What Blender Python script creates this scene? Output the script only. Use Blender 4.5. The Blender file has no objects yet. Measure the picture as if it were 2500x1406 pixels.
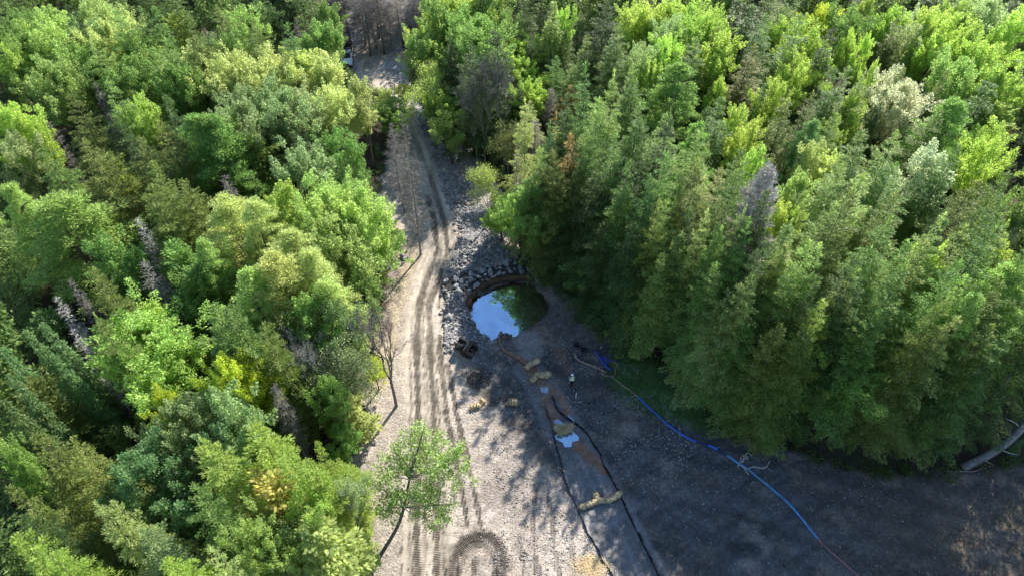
import bpy, bmesh, math, random
import numpy as np
from mathutils import Vector, Matrix
R = math.radians
S = bpy.context.scene
COL = S.collection

# ------------------------------------------------------------ camera, sky, sun
CAM_H, PITCH, FPX = 60.0, R(47), 2500 * 24 / 36.0
cam_d = bpy.data.cameras.new('camera'); cam = bpy.data.objects.new('camera', cam_d); COL.objects.link(cam)
cam.location = (0, 0, CAM_H); cam.rotation_euler = (R(90) - PITCH, 0, 0)
cam_d.sensor_width = 36; cam_d.lens = 24; cam_d.clip_end = 3000; cam_d.clip_start = .5
S.camera = cam
SUN_EL, SUN_AZ = R(37), R(26)          # azimuth measured from +Y towards +X
W = bpy.data.worlds.new('World'); S.world = W; W.use_nodes = True
wn = W.node_tree; sky = wn.nodes.new('ShaderNodeTexSky'); sky.sky_type = 'NISHITA'; sky.sun_disc = False
sky.sun_elevation = SUN_EL; sky.sun_rotation = SUN_AZ; sky.air_density = 1.0; sky.dust_density = .15; sky.ozone_density = 2.5
bg = wn.nodes['Background']; bg.inputs[1].default_value = .125
wn.links.new(sky.outputs[0], bg.inputs[0])
sl = bpy.data.lights.new('sun', 'SUN'); sl.energy = 4.6; sl.angle = R(.5); sl.color = (1, .95, .86)
so = bpy.data.objects.new('sun', sl); COL.objects.link(so)
sdir = Vector((math.sin(SUN_AZ) * math.cos(SUN_EL), math.cos(SUN_AZ) * math.cos(SUN_EL), math.sin(SUN_EL)))
so.rotation_euler = sdir.to_track_quat('Z', 'Y').to_euler(); so.location = (60, 80, 90)
S.view_settings.view_transform = 'Standard'; S.view_settings.look = 'None'; S.view_settings.gamma = 1
S.view_settings.exposure = 1.24
S.cycles.max_bounces = 5; S.cycles.diffuse_bounces = 3; S.cycles.glossy_bounces = 2
S.cycles.transmission_bounces = 3; S.cycles.transparent_max_bounces = 4
S.cycles.caustics_reflective = False; S.cycles.caustics_refractive = False

# ------------------------------------------------------------ pixel <-> world
def ray(px, py):
    a = (px - 1250) / FPX; b = -(py - 703) / FPX
    c, s = math.cos(PITCH), math.sin(PITCH)
    return np.array((a, c + b * s, -s + b * c))
def at(px, py, z=0.0):
    d = ray(px, py); t = (z - CAM_H) / d[2]
    return np.array((d[0] * t, d[1] * t, z))
def proj(x, y, z):
    c, s = math.cos(PITCH), math.sin(PITCH)
    dz = z - CAM_H; dep = y * c - dz * s; up = y * s + dz * c
    return 1250 + x / dep * FPX, 703 - up / dep * FPX, dep

# ------------------------------------------------------------ helpers
def tag(o, label=None, cat=None, group=None, kind=None):
    if label: o['label'] = label
    if cat: o['category'] = cat
    if group: o['group'] = group
    if kind: o['kind'] = kind
    return o
def link(o, parent=None):
    COL.objects.link(o)
    if parent is not None: o.parent = parent
    return o
def empty(name, loc=(0, 0, 0), rz=0):
    o = bpy.data.objects.new(name, None); o.location = loc; o.rotation_euler = (0, 0, rz); o.empty_display_size = .3
    return link(o)
def np_mesh(name, V, F, mats, smooth=False):
    """V (n,3), F list of arrays all of one size or list of lists"""
    me = bpy.data.meshes.new(name)
    V = np.asarray(V, dtype=np.float32)
    if isinstance(F, np.ndarray):
        n, k = F.shape; flat = F.ravel().astype(np.int32); starts = np.arange(0, n * k, k, dtype=np.int32)
        tot = np.full(n, k, dtype=np.int32)
    else:
        flat = np.array([i for f in F for i in f], dtype=np.int32); tot = np.array([len(f) for f in F], dtype=np.int32)
        starts = np.concatenate(([0], np.cumsum(tot)[:-1])).astype(np.int32); n = len(F)
    me.vertices.add(len(V)); me.vertices.foreach_set('co', V.ravel())
    me.loops.add(len(flat)); me.loops.foreach_set('vertex_index', flat)
    me.polygons.add(n); me.polygons.foreach_set('loop_start', starts); me.polygons.foreach_set('loop_total', tot)
    if smooth: me.polygons.foreach_set('use_smooth', np.ones(n, dtype=bool))
    for m in (mats if isinstance(mats, (list, tuple)) else [mats]): me.materials.append(m)
    me.update(calc_edges=True); me.validate()
    return me
class MB:
    def __init__(s): s.v = []; s.f = []
    def tube(s, pts, rad, n=6, cap=True):
        pts = [np.asarray(p, float) for p in pts]; base = len(s.v); m = len(pts)
        if not hasattr(rad, '__len__'): rad = [rad] * m
        for i, p in enumerate(pts):
            d = (pts[min(i + 1, m - 1)] - pts[max(i - 1, 0)]); d = d / (np.linalg.norm(d) + 1e-9)
            a = np.cross(d, (0, 0, 1) if abs(d[2]) < .9 else (1, 0, 0)); a /= np.linalg.norm(a); b = np.cross(d, a)
            for k in range(n):
                t = 2 * math.pi * k / n
                s.v.append(p + rad[i] * (a * math.cos(t) + b * math.sin(t)))
        for i in range(m - 1):
            for k in range(n):
                k2 = (k + 1) % n
                s.f.append([base + i * n + k, base + i * n + k2, base + (i + 1) * n + k2, base + (i + 1) * n + k])
        if cap:
            s.f.append([base + k for k in range(n)][::-1]); s.f.append([base + (m - 1) * n + k for k in range(n)])
        return s
    def box(s, c, size, rz=0, rx=0, ry=0, taper=1.0):
        M = Matrix.Translation(c) @ Matrix.Rotation(rz, 4, 'Z') @ Matrix.Rotation(ry, 4, 'Y') @ Matrix.Rotation(rx, 4, 'X')
        b = len(s.v)
        for z in (-.5, .5):
            q = taper if z > 0 else 1
            for x, y in ((-.5, -.5), (.5, -.5), (.5, .5), (-.5, .5)):
                s.v.append(np.array(M @ Vector((x * size[0] * q, y * size[1] * q, z * size[2]))))
        for f in ((3, 2, 1, 0), (4, 5, 6, 7), (0, 1, 5, 4), (1, 2, 6, 5), (2, 3, 7, 6), (3, 0, 4, 7)): s.f.append([b + i for i in f])
        return s
    def prism(s, prof, w, axis_pts=None):
        """profile in (y,z), extruded along x from -w/2 to w/2"""
        b = len(s.v); n = len(prof)
        for x in (-w / 2, w / 2):
            for y, z in prof: s.v.append(np.array((x, y, z)))
        s.f.append([b + i for i in range(n)]); s.f.append([b + n + i for i in range(n)][::-1])
        for i in range(n):
            j = (i + 1) % n; s.f.append([b + i, b + n + i, b + n + j, b + j])
        return s
    def mesh(s, name, m, smooth=False): return np_mesh(name, np.array(s.v), s.f, m, smooth)
    def build(s, name, m, parent=None, smooth=False):
        return link(bpy.data.objects.new(name, s.mesh(name, m, smooth)), parent)

# value noise in numpy
def _h(i, j, seed):
    n = (i * 374761393 + j * 668265263 + seed * 974634777) & 0xffffffff
    n = ((n ^ (n >> 13)) * 1274126177) & 0xffffffff
    return ((n ^ (n >> 16)) & 0xffff) / 65535.0
def vnoise(x, y, seed=0):
    x = np.asarray(x, float); y = np.asarray(y, float)
    i = np.floor(x).astype(np.int64); j = np.floor(y).astype(np.int64); u = x - i; v = y - j
    u = u * u * (3 - 2 * u); v = v * v * (3 - 2 * v)
    return (_h(i, j, seed) * (1 - u) + _h(i + 1, j, seed) * u) * (1 - v) + (_h(i, j + 1, seed) * (1 - u) + _h(i + 1, j + 1, seed) * u) * v
def fbm(x, y, seed=0, o=4):
    a = 0; amp = .5; tot = 0
    for k in range(o):
        a = a + amp * vnoise(np.asarray(x) * 2 ** k, np.asarray(y) * 2 ** k, seed + k * 7); tot += amp; amp *= .5
    return a / tot
def inpoly(x, y, P):
    x = np.asarray(x); y = np.asarray(y); c = np.zeros(x.shape, bool); n = len(P); j = n - 1
    for i in range(n):
        xi, yi = P[i][0], P[i][1]; xj, yj = P[j][0], P[j][1]
        if yi != yj:
            c ^= ((yi > y) != (yj > y)) & (x < (xj - xi) * (y - yi) / (yj - yi) + xi)
        j = i
    return c
def pdist(x, y, P, closed=False):
    """distance to polyline and arc length of the nearest point"""
    x = np.asarray(x, float); y = np.asarray(y, float); best = np.full(x.shape, 1e9); arc = np.zeros(x.shape); side = np.zeros(x.shape); acc = 0
    Q = list(P) + ([P[0]] if closed else [])
    for a, b in zip(Q[:-1], Q[1:]):
        dx, dy = b[0] - a[0], b[1] - a[1]; L2 = dx * dx + dy * dy + 1e-9; L = math.sqrt(L2)
        t = np.clip(((x - a[0]) * dx + (y - a[1]) * dy) / L2, 0, 1)
        d = np.hypot(x - a[0] - t * dx, y - a[1] - t * dy); m = d < best
        best[m] = d[m]; arc[m] = acc + t[m] * L; side[m] = np.sign((x - a[0]) * dy - (y - a[1]) * dx)[m]; acc += L
    return best, arc, side
def W2(pts, z=0): return [at(p[0], p[1], z)[:2] for p in pts]
def catmull(P, n=6):
    P = [np.asarray(p, float) for p in P]; out = []
    Q = [2 * P[0] - P[1]] + P + [2 * P[-1] - P[-2]]
    for i in range(1, len(Q) - 2):
        for k in range(n):
            t = k / n; a, b, c, d = Q[i - 1], Q[i], Q[i + 1], Q[i + 2]
            out.append(.5 * ((2 * b) + (c - a) * t + (2 * a - 5 * b + 4 * c - d) * t * t + (3 * b - a - 3 * c + d) * t ** 3))
    out.append(P[-1]); return out
def sstep(a, b, x):
    t = np.clip((x - a) / (b - a), 0, 1); return t * t * (3 - 2 * t)

# ------------------------------------------------------------ layout outlines (measured on the ground plane)
CLEAR = W2([(905, 1500), (890, 1406), (885, 1250), (865, 1110), (885, 980), (925, 880), (930, 760), (955, 660), (930, 560), (928, 450), (945, 380), (955, 300),
            (930, 230), (860, 185), (815, 130), (830, 60), (860, 0), (880, -60), (1020, -60), (1000, 0), (990, 120), (1000, 210), (1040, 270), (1110, 330), (1170, 400),
            (1225, 470), (1240, 560), (1290, 630), (1370, 690), (1450, 770), (1520, 850), (1600, 890), (1700, 950), (1790, 1040), (1920, 1105),
            (2060, 1150), (2300, 1165), (2560, 1130), (2800, 1120), (2900, 1500)])
POND = W2(catmull([(1208, 700), (1234, 695), (1260, 692), (1290, 695), (1306, 709), (1324, 731), (1330, 752), (1318, 773), (1290, 791), (1262, 812), (1240, 805), (1224, 808),
           (1209, 816), (1192, 818), (1174, 805), (1161, 784), (1155, 763), (1150, 750), (1168, 727), (1190, 714), (1208, 700)], 3)[:-1])
ROAD = W2([(1050, 1500), (1048, 1406), (1045, 1250), (1046, 1000), (1030, 850), (1034, 750), (1056, 680), (1080, 620), (1068, 540), (1045, 480), (1022, 400), (1000, 330),
           (965, 240), (905, 170), (915, 110), (935, 50), (950, 0), (960, -60)])
CHAN = W2([(1290, 900), (1320, 930), (1345, 985), (1370, 1030), (1400, 1085), (1435, 1150), (1470, 1230), (1520, 1330), (1560, 1406), (1610, 1500)])
GRASS = W2([(1510, 850), (1480, 925), (1530, 985), (1650, 1030), (1740, 1056), (1850, 1075), (1890, 1090), (1800, 1030), (1700, 950), (1600, 890), (1540, 850)])
RUBBLE = W2([(1040, 360), (1060, 420), (1095, 520), (1100, 640), (1085, 700), (1080, 760), (1090, 830), (1150, 850), (1200, 830), (1150, 780), (1140, 740), (1200, 690),
             (1250, 640), (1215, 560), (1180, 500), (1150, 430), (1110, 350), (1040, 270), (1010, 290)])
TRACKS = [(.07, [(996, 1500), (1000, 1300), (1003, 1000), (1004, 850), (1014, 740), (1040, 670)], .35), (.08, [(1084, 1500), (1084, 1250), (1074, 1050), (1064, 900), (1062, 800), (1076, 700), (1100, 640)], .5), (.06, [(1050, 1500), (1050, 1250), (1049, 1050), (1041, 900), (1040, 780)], .45), (.06, [(978, 1420), (985, 1200), (990, 1050)], .4), (.07, [(1110, 1230), (1098, 1120), (1084, 1000)], .6),
          (.30, [(1018, 1500), (1018, 1406), (1016, 1200), (1020, 1000), (1017, 850), (1024, 740), (1048, 670), (1068, 610), (1060, 540), (1043, 480)], 1.0),
          (.30, [(1066, 1500), (1066, 1406), (1066, 1200), (1058, 1000), (1050, 850), (1046, 740), (1072, 680), (1092, 610), (1085, 540), (1070, 500), (1050, 430)], .9),
          (.14, [(1034, 1500), (1036, 1200), (1040, 1000), (1033, 850), (1034, 740), (1060, 676), (1080, 612), (1072, 540)], .45),
          (.20, [(1142, 1285), (1125, 1180), (1095, 1040), (1078, 900), (1072, 820)], .9),
          (.20, [(1176, 1292), (1155, 1190), (1115, 1010), (1092, 890)], .9),
          (.22, [(1308, 1190), (1300, 1280), (1312, 1406), (1320, 1500)], .5), (.22, [(1338, 1200), (1350, 1290), (1366, 1406), (1375, 1500)], .45),
          (.2, [(1268, 1300), (1280, 1406), (1290, 1500)], .35), (.2, [(1395, 1270), (1400, 1406)], .35)]
ARCS = [(.36, catmull([(1106, 1430), (1110, 1358), (1138, 1319), (1180, 1305), (1212, 1322), (1228, 1358), (1222, 1430)], 5), .8),
        (.25, catmull([(1118, 1400), (1136, 1350), (1165, 1326), (1196, 1345), (1210, 1406), (1208, 1440)], 5), .6),
        (.22, catmull([(1150, 1440), (1156, 1395), (1160, 1365)], 4), .6)]

def zfield(x, y):
    x = np.atleast_1d(np.asarray(x, float)); y = np.atleast_1d(np.asarray(y, float))
    dc, _, _ = pdist(x, y, CLEAR, True); inside = inpoly(x, y, CLEAR); sd = np.where(inside, -dc, dc)
    z = (fbm(x / 9, y / 9, 3) - .5) * .5 + (fbm(x / 1.6, y / 1.6, 5, 3) - .5) * .16
    z = z + 1.6 * sstep(1, 9, sd) * sstep(0, 6, x) * (1 - sstep(60, 75, y)) + sstep(0, 9, sd) * (.8 + (fbm(x / 14, y / 14, 11) - .5) * 1.5)
    dr, _, _ = pdist(x, y, ROAD); z = z * (1 - .75 * (1 - sstep(2, 5, dr)))
    dp, _, _ = pdist(x, y, POND, True); ip = inpoly(x, y, POND); sp = np.where(ip, -dp, dp) + (fbm(x / 1.1, y / 1.1, 303, 3) - .5) * .9
    w = 1 - sstep(.4, 6, sp); z = z * (1 - w) + w * (-.12)
    z = z - .55 * sstep(-.5, .7, -sp) - .06 * (1 - sstep(0, .8, np.abs(sp + .1)))
    dk, _, _ = pdist(x, y, CHAN)
    cw = 1.1 + np.clip((50 - y) / 22, 0, 1) * 1.2
    z = z * (1 - .7 * (1 - sstep(cw, cw + 1.5, dk))) - .38 * (1 - sstep(cw * .5, cw + .7, dk))
    return z
def gz(x, y): return float(zfield(x, y)[0])
def on(px, py, dz=0.0):
    p = at(px, py, 0)
    for _ in range(4): p = at(px, py, gz(p[0], p[1]))
    p[2] += dz; return p

# ------------------------------------------------------------ materials
MATS = {}
def mat(name, col, rough=.8, spec=.3, var=.25, scale=8, bump=0, bscale=40, metal=0):
    if name in MATS: return MATS[name]
    m = bpy.data.materials.new(name); m.use_nodes = True; nt = m.node_tree; b = nt.nodes['Principled BSDF']
    b.inputs['Roughness'].default_value = rough; b.inputs['Specular IOR Level'].default_value = spec; b.inputs['Metallic'].default_value = metal
    tc = nt.nodes.new('ShaderNodeTexCoord'); n = nt.nodes.new('ShaderNodeTexNoise'); n.inputs['Scale'].default_value = scale; n.inputs['Detail'].default_value = 6
    nt.links.new(tc.outputs['Object'], n.inputs['Vector'])
    mx = nt.nodes.new('ShaderNodeMix'); mx.data_type = 'RGBA'
    c = np.array(col); mx.inputs[6].default_value = (*np.clip(c * (1 - var), 0, 1), 1); mx.inputs[7].default_value = (*np.clip(c * (1 + var), 0, 1), 1)
    mr = nt.nodes.new('ShaderNodeMapRange'); mr.inputs[1].default_value = .3; mr.inputs[2].default_value = .7
    nt.links.new(n.outputs[0], mr.inputs[0]); nt.links.new(mr.outputs[0], mx.inputs[0]); nt.links.new(mx.outputs[2], b.inputs['Base Color'])
    if bump:
        n2 = nt.nodes.new('ShaderNodeTexNoise'); n2.inputs['Scale'].default_value = bscale; n2.inputs['Detail'].default_value = 5
        nt.links.new(tc.outputs['Object'], n2.inputs['Vector'])
        bp = nt.nodes.new('ShaderNodeBump'); bp.inputs['Distance'].default_value = bump; nt.links.new(n2.outputs[0], bp.inputs['Height']); nt.links.new(bp.outputs[0], b.inputs['Normal'])
    MATS[name] = m; return m
def foliage_mat(name, trans=.35, var=.45, hue=.03, gloss=.25, rough=.5):
    """leaf colour = the tree's own object colour, varied leaf by leaf"""
    m = bpy.data.materials.new(name); m.use_nodes = True; nt = m.node_tree; L = nt.links
    b = nt.nodes['Principled BSDF']; b.inputs['Roughness'].default_value = rough; b.inputs['Specular IOR Level'].default_value = gloss
    oi = nt.nodes.new('ShaderNodeObjectInfo'); ge = nt.nodes.new('ShaderNodeNewGeometry')
    hs = nt.nodes.new('ShaderNodeHueSaturation'); L.new(oi.outputs['Color'], hs.inputs['Color'])
    r1 = nt.nodes.new('ShaderNodeMapRange'); r1.inputs[3].default_value = 1 - var; r1.inputs[4].default_value = 1 + var
    L.new(ge.outputs['Random Per Island'], r1.inputs[0]); L.new(r1.outputs[0], hs.inputs['Value'])
    ml = nt.nodes.new('ShaderNodeMath'); ml.operation = 'MULTIPLY'; ml.inputs[1].default_value = 17.31; L.new(ge.outputs['Random Per Island'], ml.inputs[0])
    fr = nt.nodes.new('ShaderNodeMath'); fr.operation = 'FRACT'; L.new(ml.outputs[0], fr.inputs[0])
    tc = nt.nodes.new('ShaderNodeTexCoord'); nz = nt.nodes.new('ShaderNodeTexNoise'); nz.inputs['Scale'].default_value = .45; nz.inputs['Detail'].default_value = 2; L.new(tc.outputs['Object'], nz.inputs['Vector'])
    ad = nt.nodes.new('ShaderNodeMath'); ad.operation = 'ADD'; L.new(fr.outputs[0], ad.inputs[0]); L.new(nz.outputs[0], ad.inputs[1])
    r2 = nt.nodes.new('ShaderNodeMapRange'); r2.inputs[1].default_value = .2; r2.inputs[2].default_value = 1.8; r2.inputs[3].default_value = .5 - hue; r2.inputs[4].default_value = .5 + hue
    L.new(ad.outputs[0], r2.inputs[0]); L.new(r2.outputs[0], hs.inputs['Hue'])
    L.new(hs.outputs[0], b.inputs['Base Color'])
    tr = nt.nodes.new('ShaderNodeBsdfTranslucent'); h2 = nt.nodes.new('ShaderNodeHueSaturation'); h2.inputs['Hue'].default_value = .494; h2.inputs['Saturation'].default_value = 1.0; h2.inputs['Value'].default_value = 1.5
    L.new(hs.outputs[0], h2.inputs['Color']); L.new(h2.outputs[0], tr.inputs['Color'])
    mx = nt.nodes.new('ShaderNodeMixShader'); mx.inputs[0].default_value = trans
    L.new(b.outputs[0], mx.inputs[1]); L.new(tr.outputs[0], mx.inputs[2]); L.new(mx.outputs[0], nt.nodes['Material Output'].inputs['Surface'])
    return m
M_NEEDLE = foliage_mat('needles', .5, .4, .012, .22, .5)
M_LEAF = foliage_mat('leaves', .56, .42, .012, .3, .5)
M_BARK = mat('bark', (.11, .09, .075), .9, .15, .35, 6)
M_PALEBARK = mat('pale_bark', (.34, .32, .29), .85, .2, .3, 6)
def twig_mat():
    m = bpy.data.materials.new('dead_twigs'); m.use_nodes = True; nt = m.node_tree; b = nt.nodes['Principled BSDF']
    b.inputs['Roughness'].default_value = .85; b.inputs['Specular IOR Level'].default_value = .15
    oi = nt.nodes.new('ShaderNodeObjectInfo'); ge = nt.nodes.new('ShaderNodeNewGeometry'); hs = nt.nodes.new('ShaderNodeHueSaturation')
    nt.links.new(oi.outputs['Color'], hs.inputs['Color']); r1 = nt.nodes.new('ShaderNodeMapRange'); r1.inputs[3].default_value = .6; r1.inputs[4].default_value = 1.35
    nt.links.new(ge.outputs['Random Per Island'], r1.inputs[0]); nt.links.new(r1.outputs[0], hs.inputs['Value']); nt.links.new(hs.outputs[0], b.inputs['Base Color'])
    return m
M_TWIG = twig_mat()

def ground_material():
    m = bpy.data.materials.new('ground_surface'); m.use_nodes = True; nt = m.node_tree; L = nt.links; N = nt.nodes.new
    b = nt.nodes['Principled BSDF']; b.inputs['Specular IOR Level'].default_value = .25
    tc = N('ShaderNodeTexCoord'); at_ = N('ShaderNodeAttribute'); at_.attribute_name = 'surf'
    aux = N('ShaderNodeAttribute'); aux.attribute_name = 'aux'; sp = N('ShaderNodeSeparateColor'); L.new(aux.outputs['Color'], sp.inputs[0])
    # r: track mask, g: stoniness, b: wetness
    arc = N('ShaderNodeAttribute'); arc.attribute_name = 'arc'
    n1 = N('ShaderNodeTexNoise'); n1.inputs['Scale'].default_value = 1.1; n1.inputs['Detail'].default_value = 8; n1.inputs['Roughness'].default_value = .68
    n2 = N('ShaderNodeTexNoise'); n2.inputs['Scale'].default_value = 9; n2.inputs['Detail'].default_value = 6; n2.inputs['Roughness'].default_value = .7
    vo = N('ShaderNodeTexVoronoi'); vo.inputs['Scale'].default_value = 5.5; vo.inputs['Randomness'].default_value = 1
    for t in (n1, n2, vo): L.new(tc.outputs['Object'], t.inputs['Vector'])
    def mr(src, a, b_, c, d):
        q = N('ShaderNodeMapRange'); q.inputs[1].default_value = a; q.inputs[2].default_value = b_; q.inputs[3].default_value = c; q.inputs[4].default_value = d; L.new(src, q.inputs[0]); return q.outputs[0]
    def mth(op, a, b_):
        q = N('ShaderNodeMath'); q.operation = op
        for i, v in enumerate((a, b_)):
            if isinstance(v, (int, float)): q.inputs[i].default_value = v
            else: L.new(v, q.inputs[i])
        return q.outputs[0]
    f1 = mr(n1.outputs[0], .3, .7, .72, 1.25); f2 = mr(n2.outputs[0], .3, .7, .78, 1.2)
    # stones: cell brightness
    sc = N('ShaderNodeSeparateColor'); L.new(vo.outputs['Color'], sc.inputs[0])
    cell = mr(sc.outputs[0], 0, 1, .5, 1.6); st = N('ShaderNodeMix'); st.data_type = 'FLOAT'; L.new(sp.outputs[1], st.inputs[0]); st.inputs[2].default_value = 1; L.new(cell, st.inputs[3])
    # lugs
    sn = mth('SINE', mth('MULTIPLY', arc.outputs['Fac'], 2 * math.pi / .15), 0); lug = mr(sn, -1, 1, .78, 1.1)
    lg = N('ShaderNodeMix'); lg.data_type = 'FLOAT'; L.new(sp.outputs[0], lg.inputs[0]); lg.inputs[2].default_value = 1; L.new(lug, lg.inputs[3])
    f = mth('MULTIPLY', mth('MULTIPLY', f1, f2), mth('MULTIPLY', st.outputs[0], lg.outputs[0]))
    vm = N('ShaderNodeVectorMath'); vm.operation = 'SCALE'; L.new(at_.outputs['Color'], vm.inputs[0]); L.new(f, vm.inputs[3]); L.new(vm.outputs[0], b.inputs['Base Color'])
    L.new(mr(sp.outputs[2], 0, 1, .88, .22), b.inputs['Roughness'])
    hsum = mth('ADD', mth('MULTIPLY', n2.outputs[0], .05), mth('MULTIPLY', mth('MULTIPLY', vo.outputs['Distance'], -.12), sp.outputs[1]))
    hsum = mth('ADD', hsum, mth('MULTIPLY', mth('MULTIPLY', sn, .035), sp.outputs[0]))
    bp = N('ShaderNodeBump'); bp.inputs['Strength'].default_value = 1; bp.inputs['Distance'].default_value = 1; L.new(hsum, bp.inputs['Height']); L.new(bp.outputs[0], b.inputs['Normal'])
    return m
M_GROUND = ground_material()

# ------------------------------------------------------------ ground
def axis(lo, hi, fine, lo2, hi2, g=1.22):
    a = list(np.arange(lo, hi, fine)); s = fine; x = a[-1]
    while x < hi2: s = min(s * g, 25); x += s; a.append(x)
    s = fine; x = a[0]; b = []
    while x > lo2: s = min(s * g, 25); x -= s; b.append(x)
    return np.array(b[::-1] + a)
def build_ground():
    xs = axis(-24, 46, .2, -700, 700); ys = np.concatenate([axis(17, 72, .2, -300, 71.9)[:], axis(72.2, 140, .45, 72, 900)])
    ys = np.unique(ys); ys = ys[np.concatenate(([True], np.diff(ys) > .05))]
    X, Y = np.meshgrid(xs, ys); x = X.ravel(); y = Y.ravel(); z = zfield(x, y)
    dc, _, _ = pdist(x, y, CLEAR, True); ins = inpoly(x, y, CLEAR)
    sd = np.where(ins, -dc, dc) + (fbm(x / 2.2, y / 2.2, 21) - .5) * 2.4
    wc = 1 - sstep(-.4, .5, sd)                      # clearing weight
    n_big = fbm(x / 5, y / 5, 31); n_mid = fbm(x / 1.3, y / 1.3, 41); n_f = fbm(x / .5, y / .5, 51, 3)
    def C(*c): return np.array(c)[None, :]
    col = C(.05, .036, .022) * (.6 + .8 * n_mid[:, None]); moss = sstep(.5, .62, n_big)[:, None]; col = col * (1 - moss * .6) + moss * .6 * C(.035, .05, .018)
    col = col * np.ones((len(x), 1))
    stony = np.full(len(x), .15); wet = np.zeros(len(x)); trk = np.zeros(len(x)); arc = np.zeros(len(x))
    # clearing: pale dusty till on the left, dark slate gravel on the right of the channel, its tone carried left to paint the shade
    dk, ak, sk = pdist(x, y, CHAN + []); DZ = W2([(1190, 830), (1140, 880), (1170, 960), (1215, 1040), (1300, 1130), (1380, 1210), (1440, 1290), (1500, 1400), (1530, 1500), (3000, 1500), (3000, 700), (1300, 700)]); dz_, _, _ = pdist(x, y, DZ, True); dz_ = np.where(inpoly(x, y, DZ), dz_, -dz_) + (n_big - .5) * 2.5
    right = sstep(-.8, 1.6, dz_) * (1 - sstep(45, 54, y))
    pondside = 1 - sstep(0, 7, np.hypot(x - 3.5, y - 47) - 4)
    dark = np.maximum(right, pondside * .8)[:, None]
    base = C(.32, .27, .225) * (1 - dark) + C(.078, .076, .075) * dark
    base = base * (.58 + .8 * n_big[:, None]) * (.86 + .28 * n_f[:, None]) * (.8 + .4 * n_mid[:, None])
    stk = fbm((x * .86 + y * .5) / 5, (x * .5 - y * .86) / .45, 207, 4); base = base * (1 + dark * (stk - .5)[:, None] * 1.1); mot = sstep(.45, .7, fbm(x / 1.7, y / 1.7, 211))[:, None] * dark * .5; base = base * (1 - mot) + mot * C(.12, .098, .075)
    rd = sstep(.62, .7, fbm(x / 3, y / 2.4, 77))[:, None] * .35; base = base * (1 - rd) + rd * C(.30, .235, .19)
    fr = sstep(60, 100, y)[:, None]; base = base * (1 - fr) + fr * C(.36, .34, .33) * (.75 + .5 * n_mid[:, None])
    brr = (sstep(24, 36, x) * (1 - sstep(40, 50, y)))[:, None] * .9 * n_big[:, None]; base = base * (1 - brr) + brr * C(.11, .08, .052)
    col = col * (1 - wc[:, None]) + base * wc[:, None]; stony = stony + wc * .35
    # scraped diagonal lines on the dark slope
    scr = np.sin((x * .35 + y) * 2.3 + 3 * n_big) * right * wc; z = z + .035 * scr; col = col * (1 + .13 * scr[:, None])
    # road
    dr, ar, _ = pdist(x, y, ROAD); wr = (1 - sstep(1.7, 2.9, dr + (n_mid - .5) * 1.4)) * wc
    col = col * (1 - wr[:, None]) + C(.40, .34, .275) * (.8 + .4 * n_mid[:, None]) * wr[:, None]; stony = stony * (1 - .8 * wr)
    streak = fbm(ar / 6, dr * 3.2 * 1.0 + 9, 63, 3); lng = (1 - sstep(1.8, 3.0, dr)) * wc; col = col * (1 + (streak - .5)[:, None] * 1.3 * lng[:, None])
    # rubble
    ir = inpoly(x, y, RUBBLE); drb, _, _ = pdist(x, y, RUBBLE, True); wb = sstep(-.6, .6, np.where(ir, drb, -drb) + (n_mid - .5) * 1.6) * (1 - .8 * wr)
    rb = C(.26, .24, .235) * (.7 + .6 * n_f[:, None]); rs = sstep(.6, .68, fbm(x / 1.8, y / 1.8, 90))[:, None] * .5; rb = rb * (1 - rs) + rs * C(.40, .28, .19)
    col = col * (1 - wb[:, None]) + rb * wb[:, None]; stony = stony * (1 - wb) + wb
    # grass patch
    ig = inpoly(x, y, GRASS); dg, _, _ = pdist(x, y, GRASS, True); wg = sstep(-.7, 1.0, np.where(ig, dg, -dg) + (n_mid - .5) * 1.8) * wc
    col = col * (1 - wg[:, None]) + C(.065, .115, .035) * (.6 + .8 * n_f[:, None]) * wg[:, None]; stony = stony * (1 - .7 * wg)
    # ochre verge left of the road
    V = W2([(960, 560), (1005, 640), (985, 720), (950, 800), (915, 930)]); dv, _, _ = pdist(x, y, V); wv = (1 - sstep(.6, 2.2, dv + (n_mid - .5) * 1.6)) * (1 - wr) * .6
    col = col * (1 - wv[:, None]) + C(.42, .33, .21) * wv[:, None]
    # channel floor and rust
    cw = 1.0 + np.clip((50 - y) / 22, 0, 1) * 1.2
    wk = 1 - sstep(cw, cw + .5, dk); col = col * (1 - wk[:, None] * .8) + C(.17, .165, .165) * (.8 + .4 * n_f[:, None]) * wk[:, None] * .8
    st2 = fbm(dk * 2.2, ak / 5, 121, 3); col = col * (1 + (st2 - .5)[:, None] * .9 * wk[:, None]); wet = np.maximum(wet, wk * .35); stony = stony * (1 - wk * .6)
    for pts, wd, k in (([(1300, 895), (1325, 935), (1340, 985), (1352, 1010)], .7, 1), ([(1350, 945), (1372, 975), (1385, 1000)], .5, 1), ([(1348, 1010), (1362, 1040)], .6, .8),
                       ([(1400, 1070), (1425, 1095), (1445, 1115), (1470, 1140)], .65, 1), ([(1275, 870), (1290, 905)], .5, .6), ([(1320, 800), (1370, 865)], .8, .25), ([(1365, 860), (1390, 905)], .6, .35)):
        d, _, _ = pdist(x, y, W2(pts)); w = (1 - sstep(wd * .5, wd * 1.2, d + (n_f - .5) * .9)) * k
        col = col * (1 - w[:, None]) + C(.23, .125, .078) * (.65 + .7 * n_f[:, None]) * w[:, None]; wet = np.maximum(wet, w * .5)
    # wet mud ring round the pond and pale silt fan
    ip = inpoly(x, y, POND); dp, _, _ = pdist(x, y, POND, True); sp_ = np.where(ip, -dp, dp); wm = 1 - sstep(.1, 1.4, sp_ + (n_mid - .5))
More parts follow.
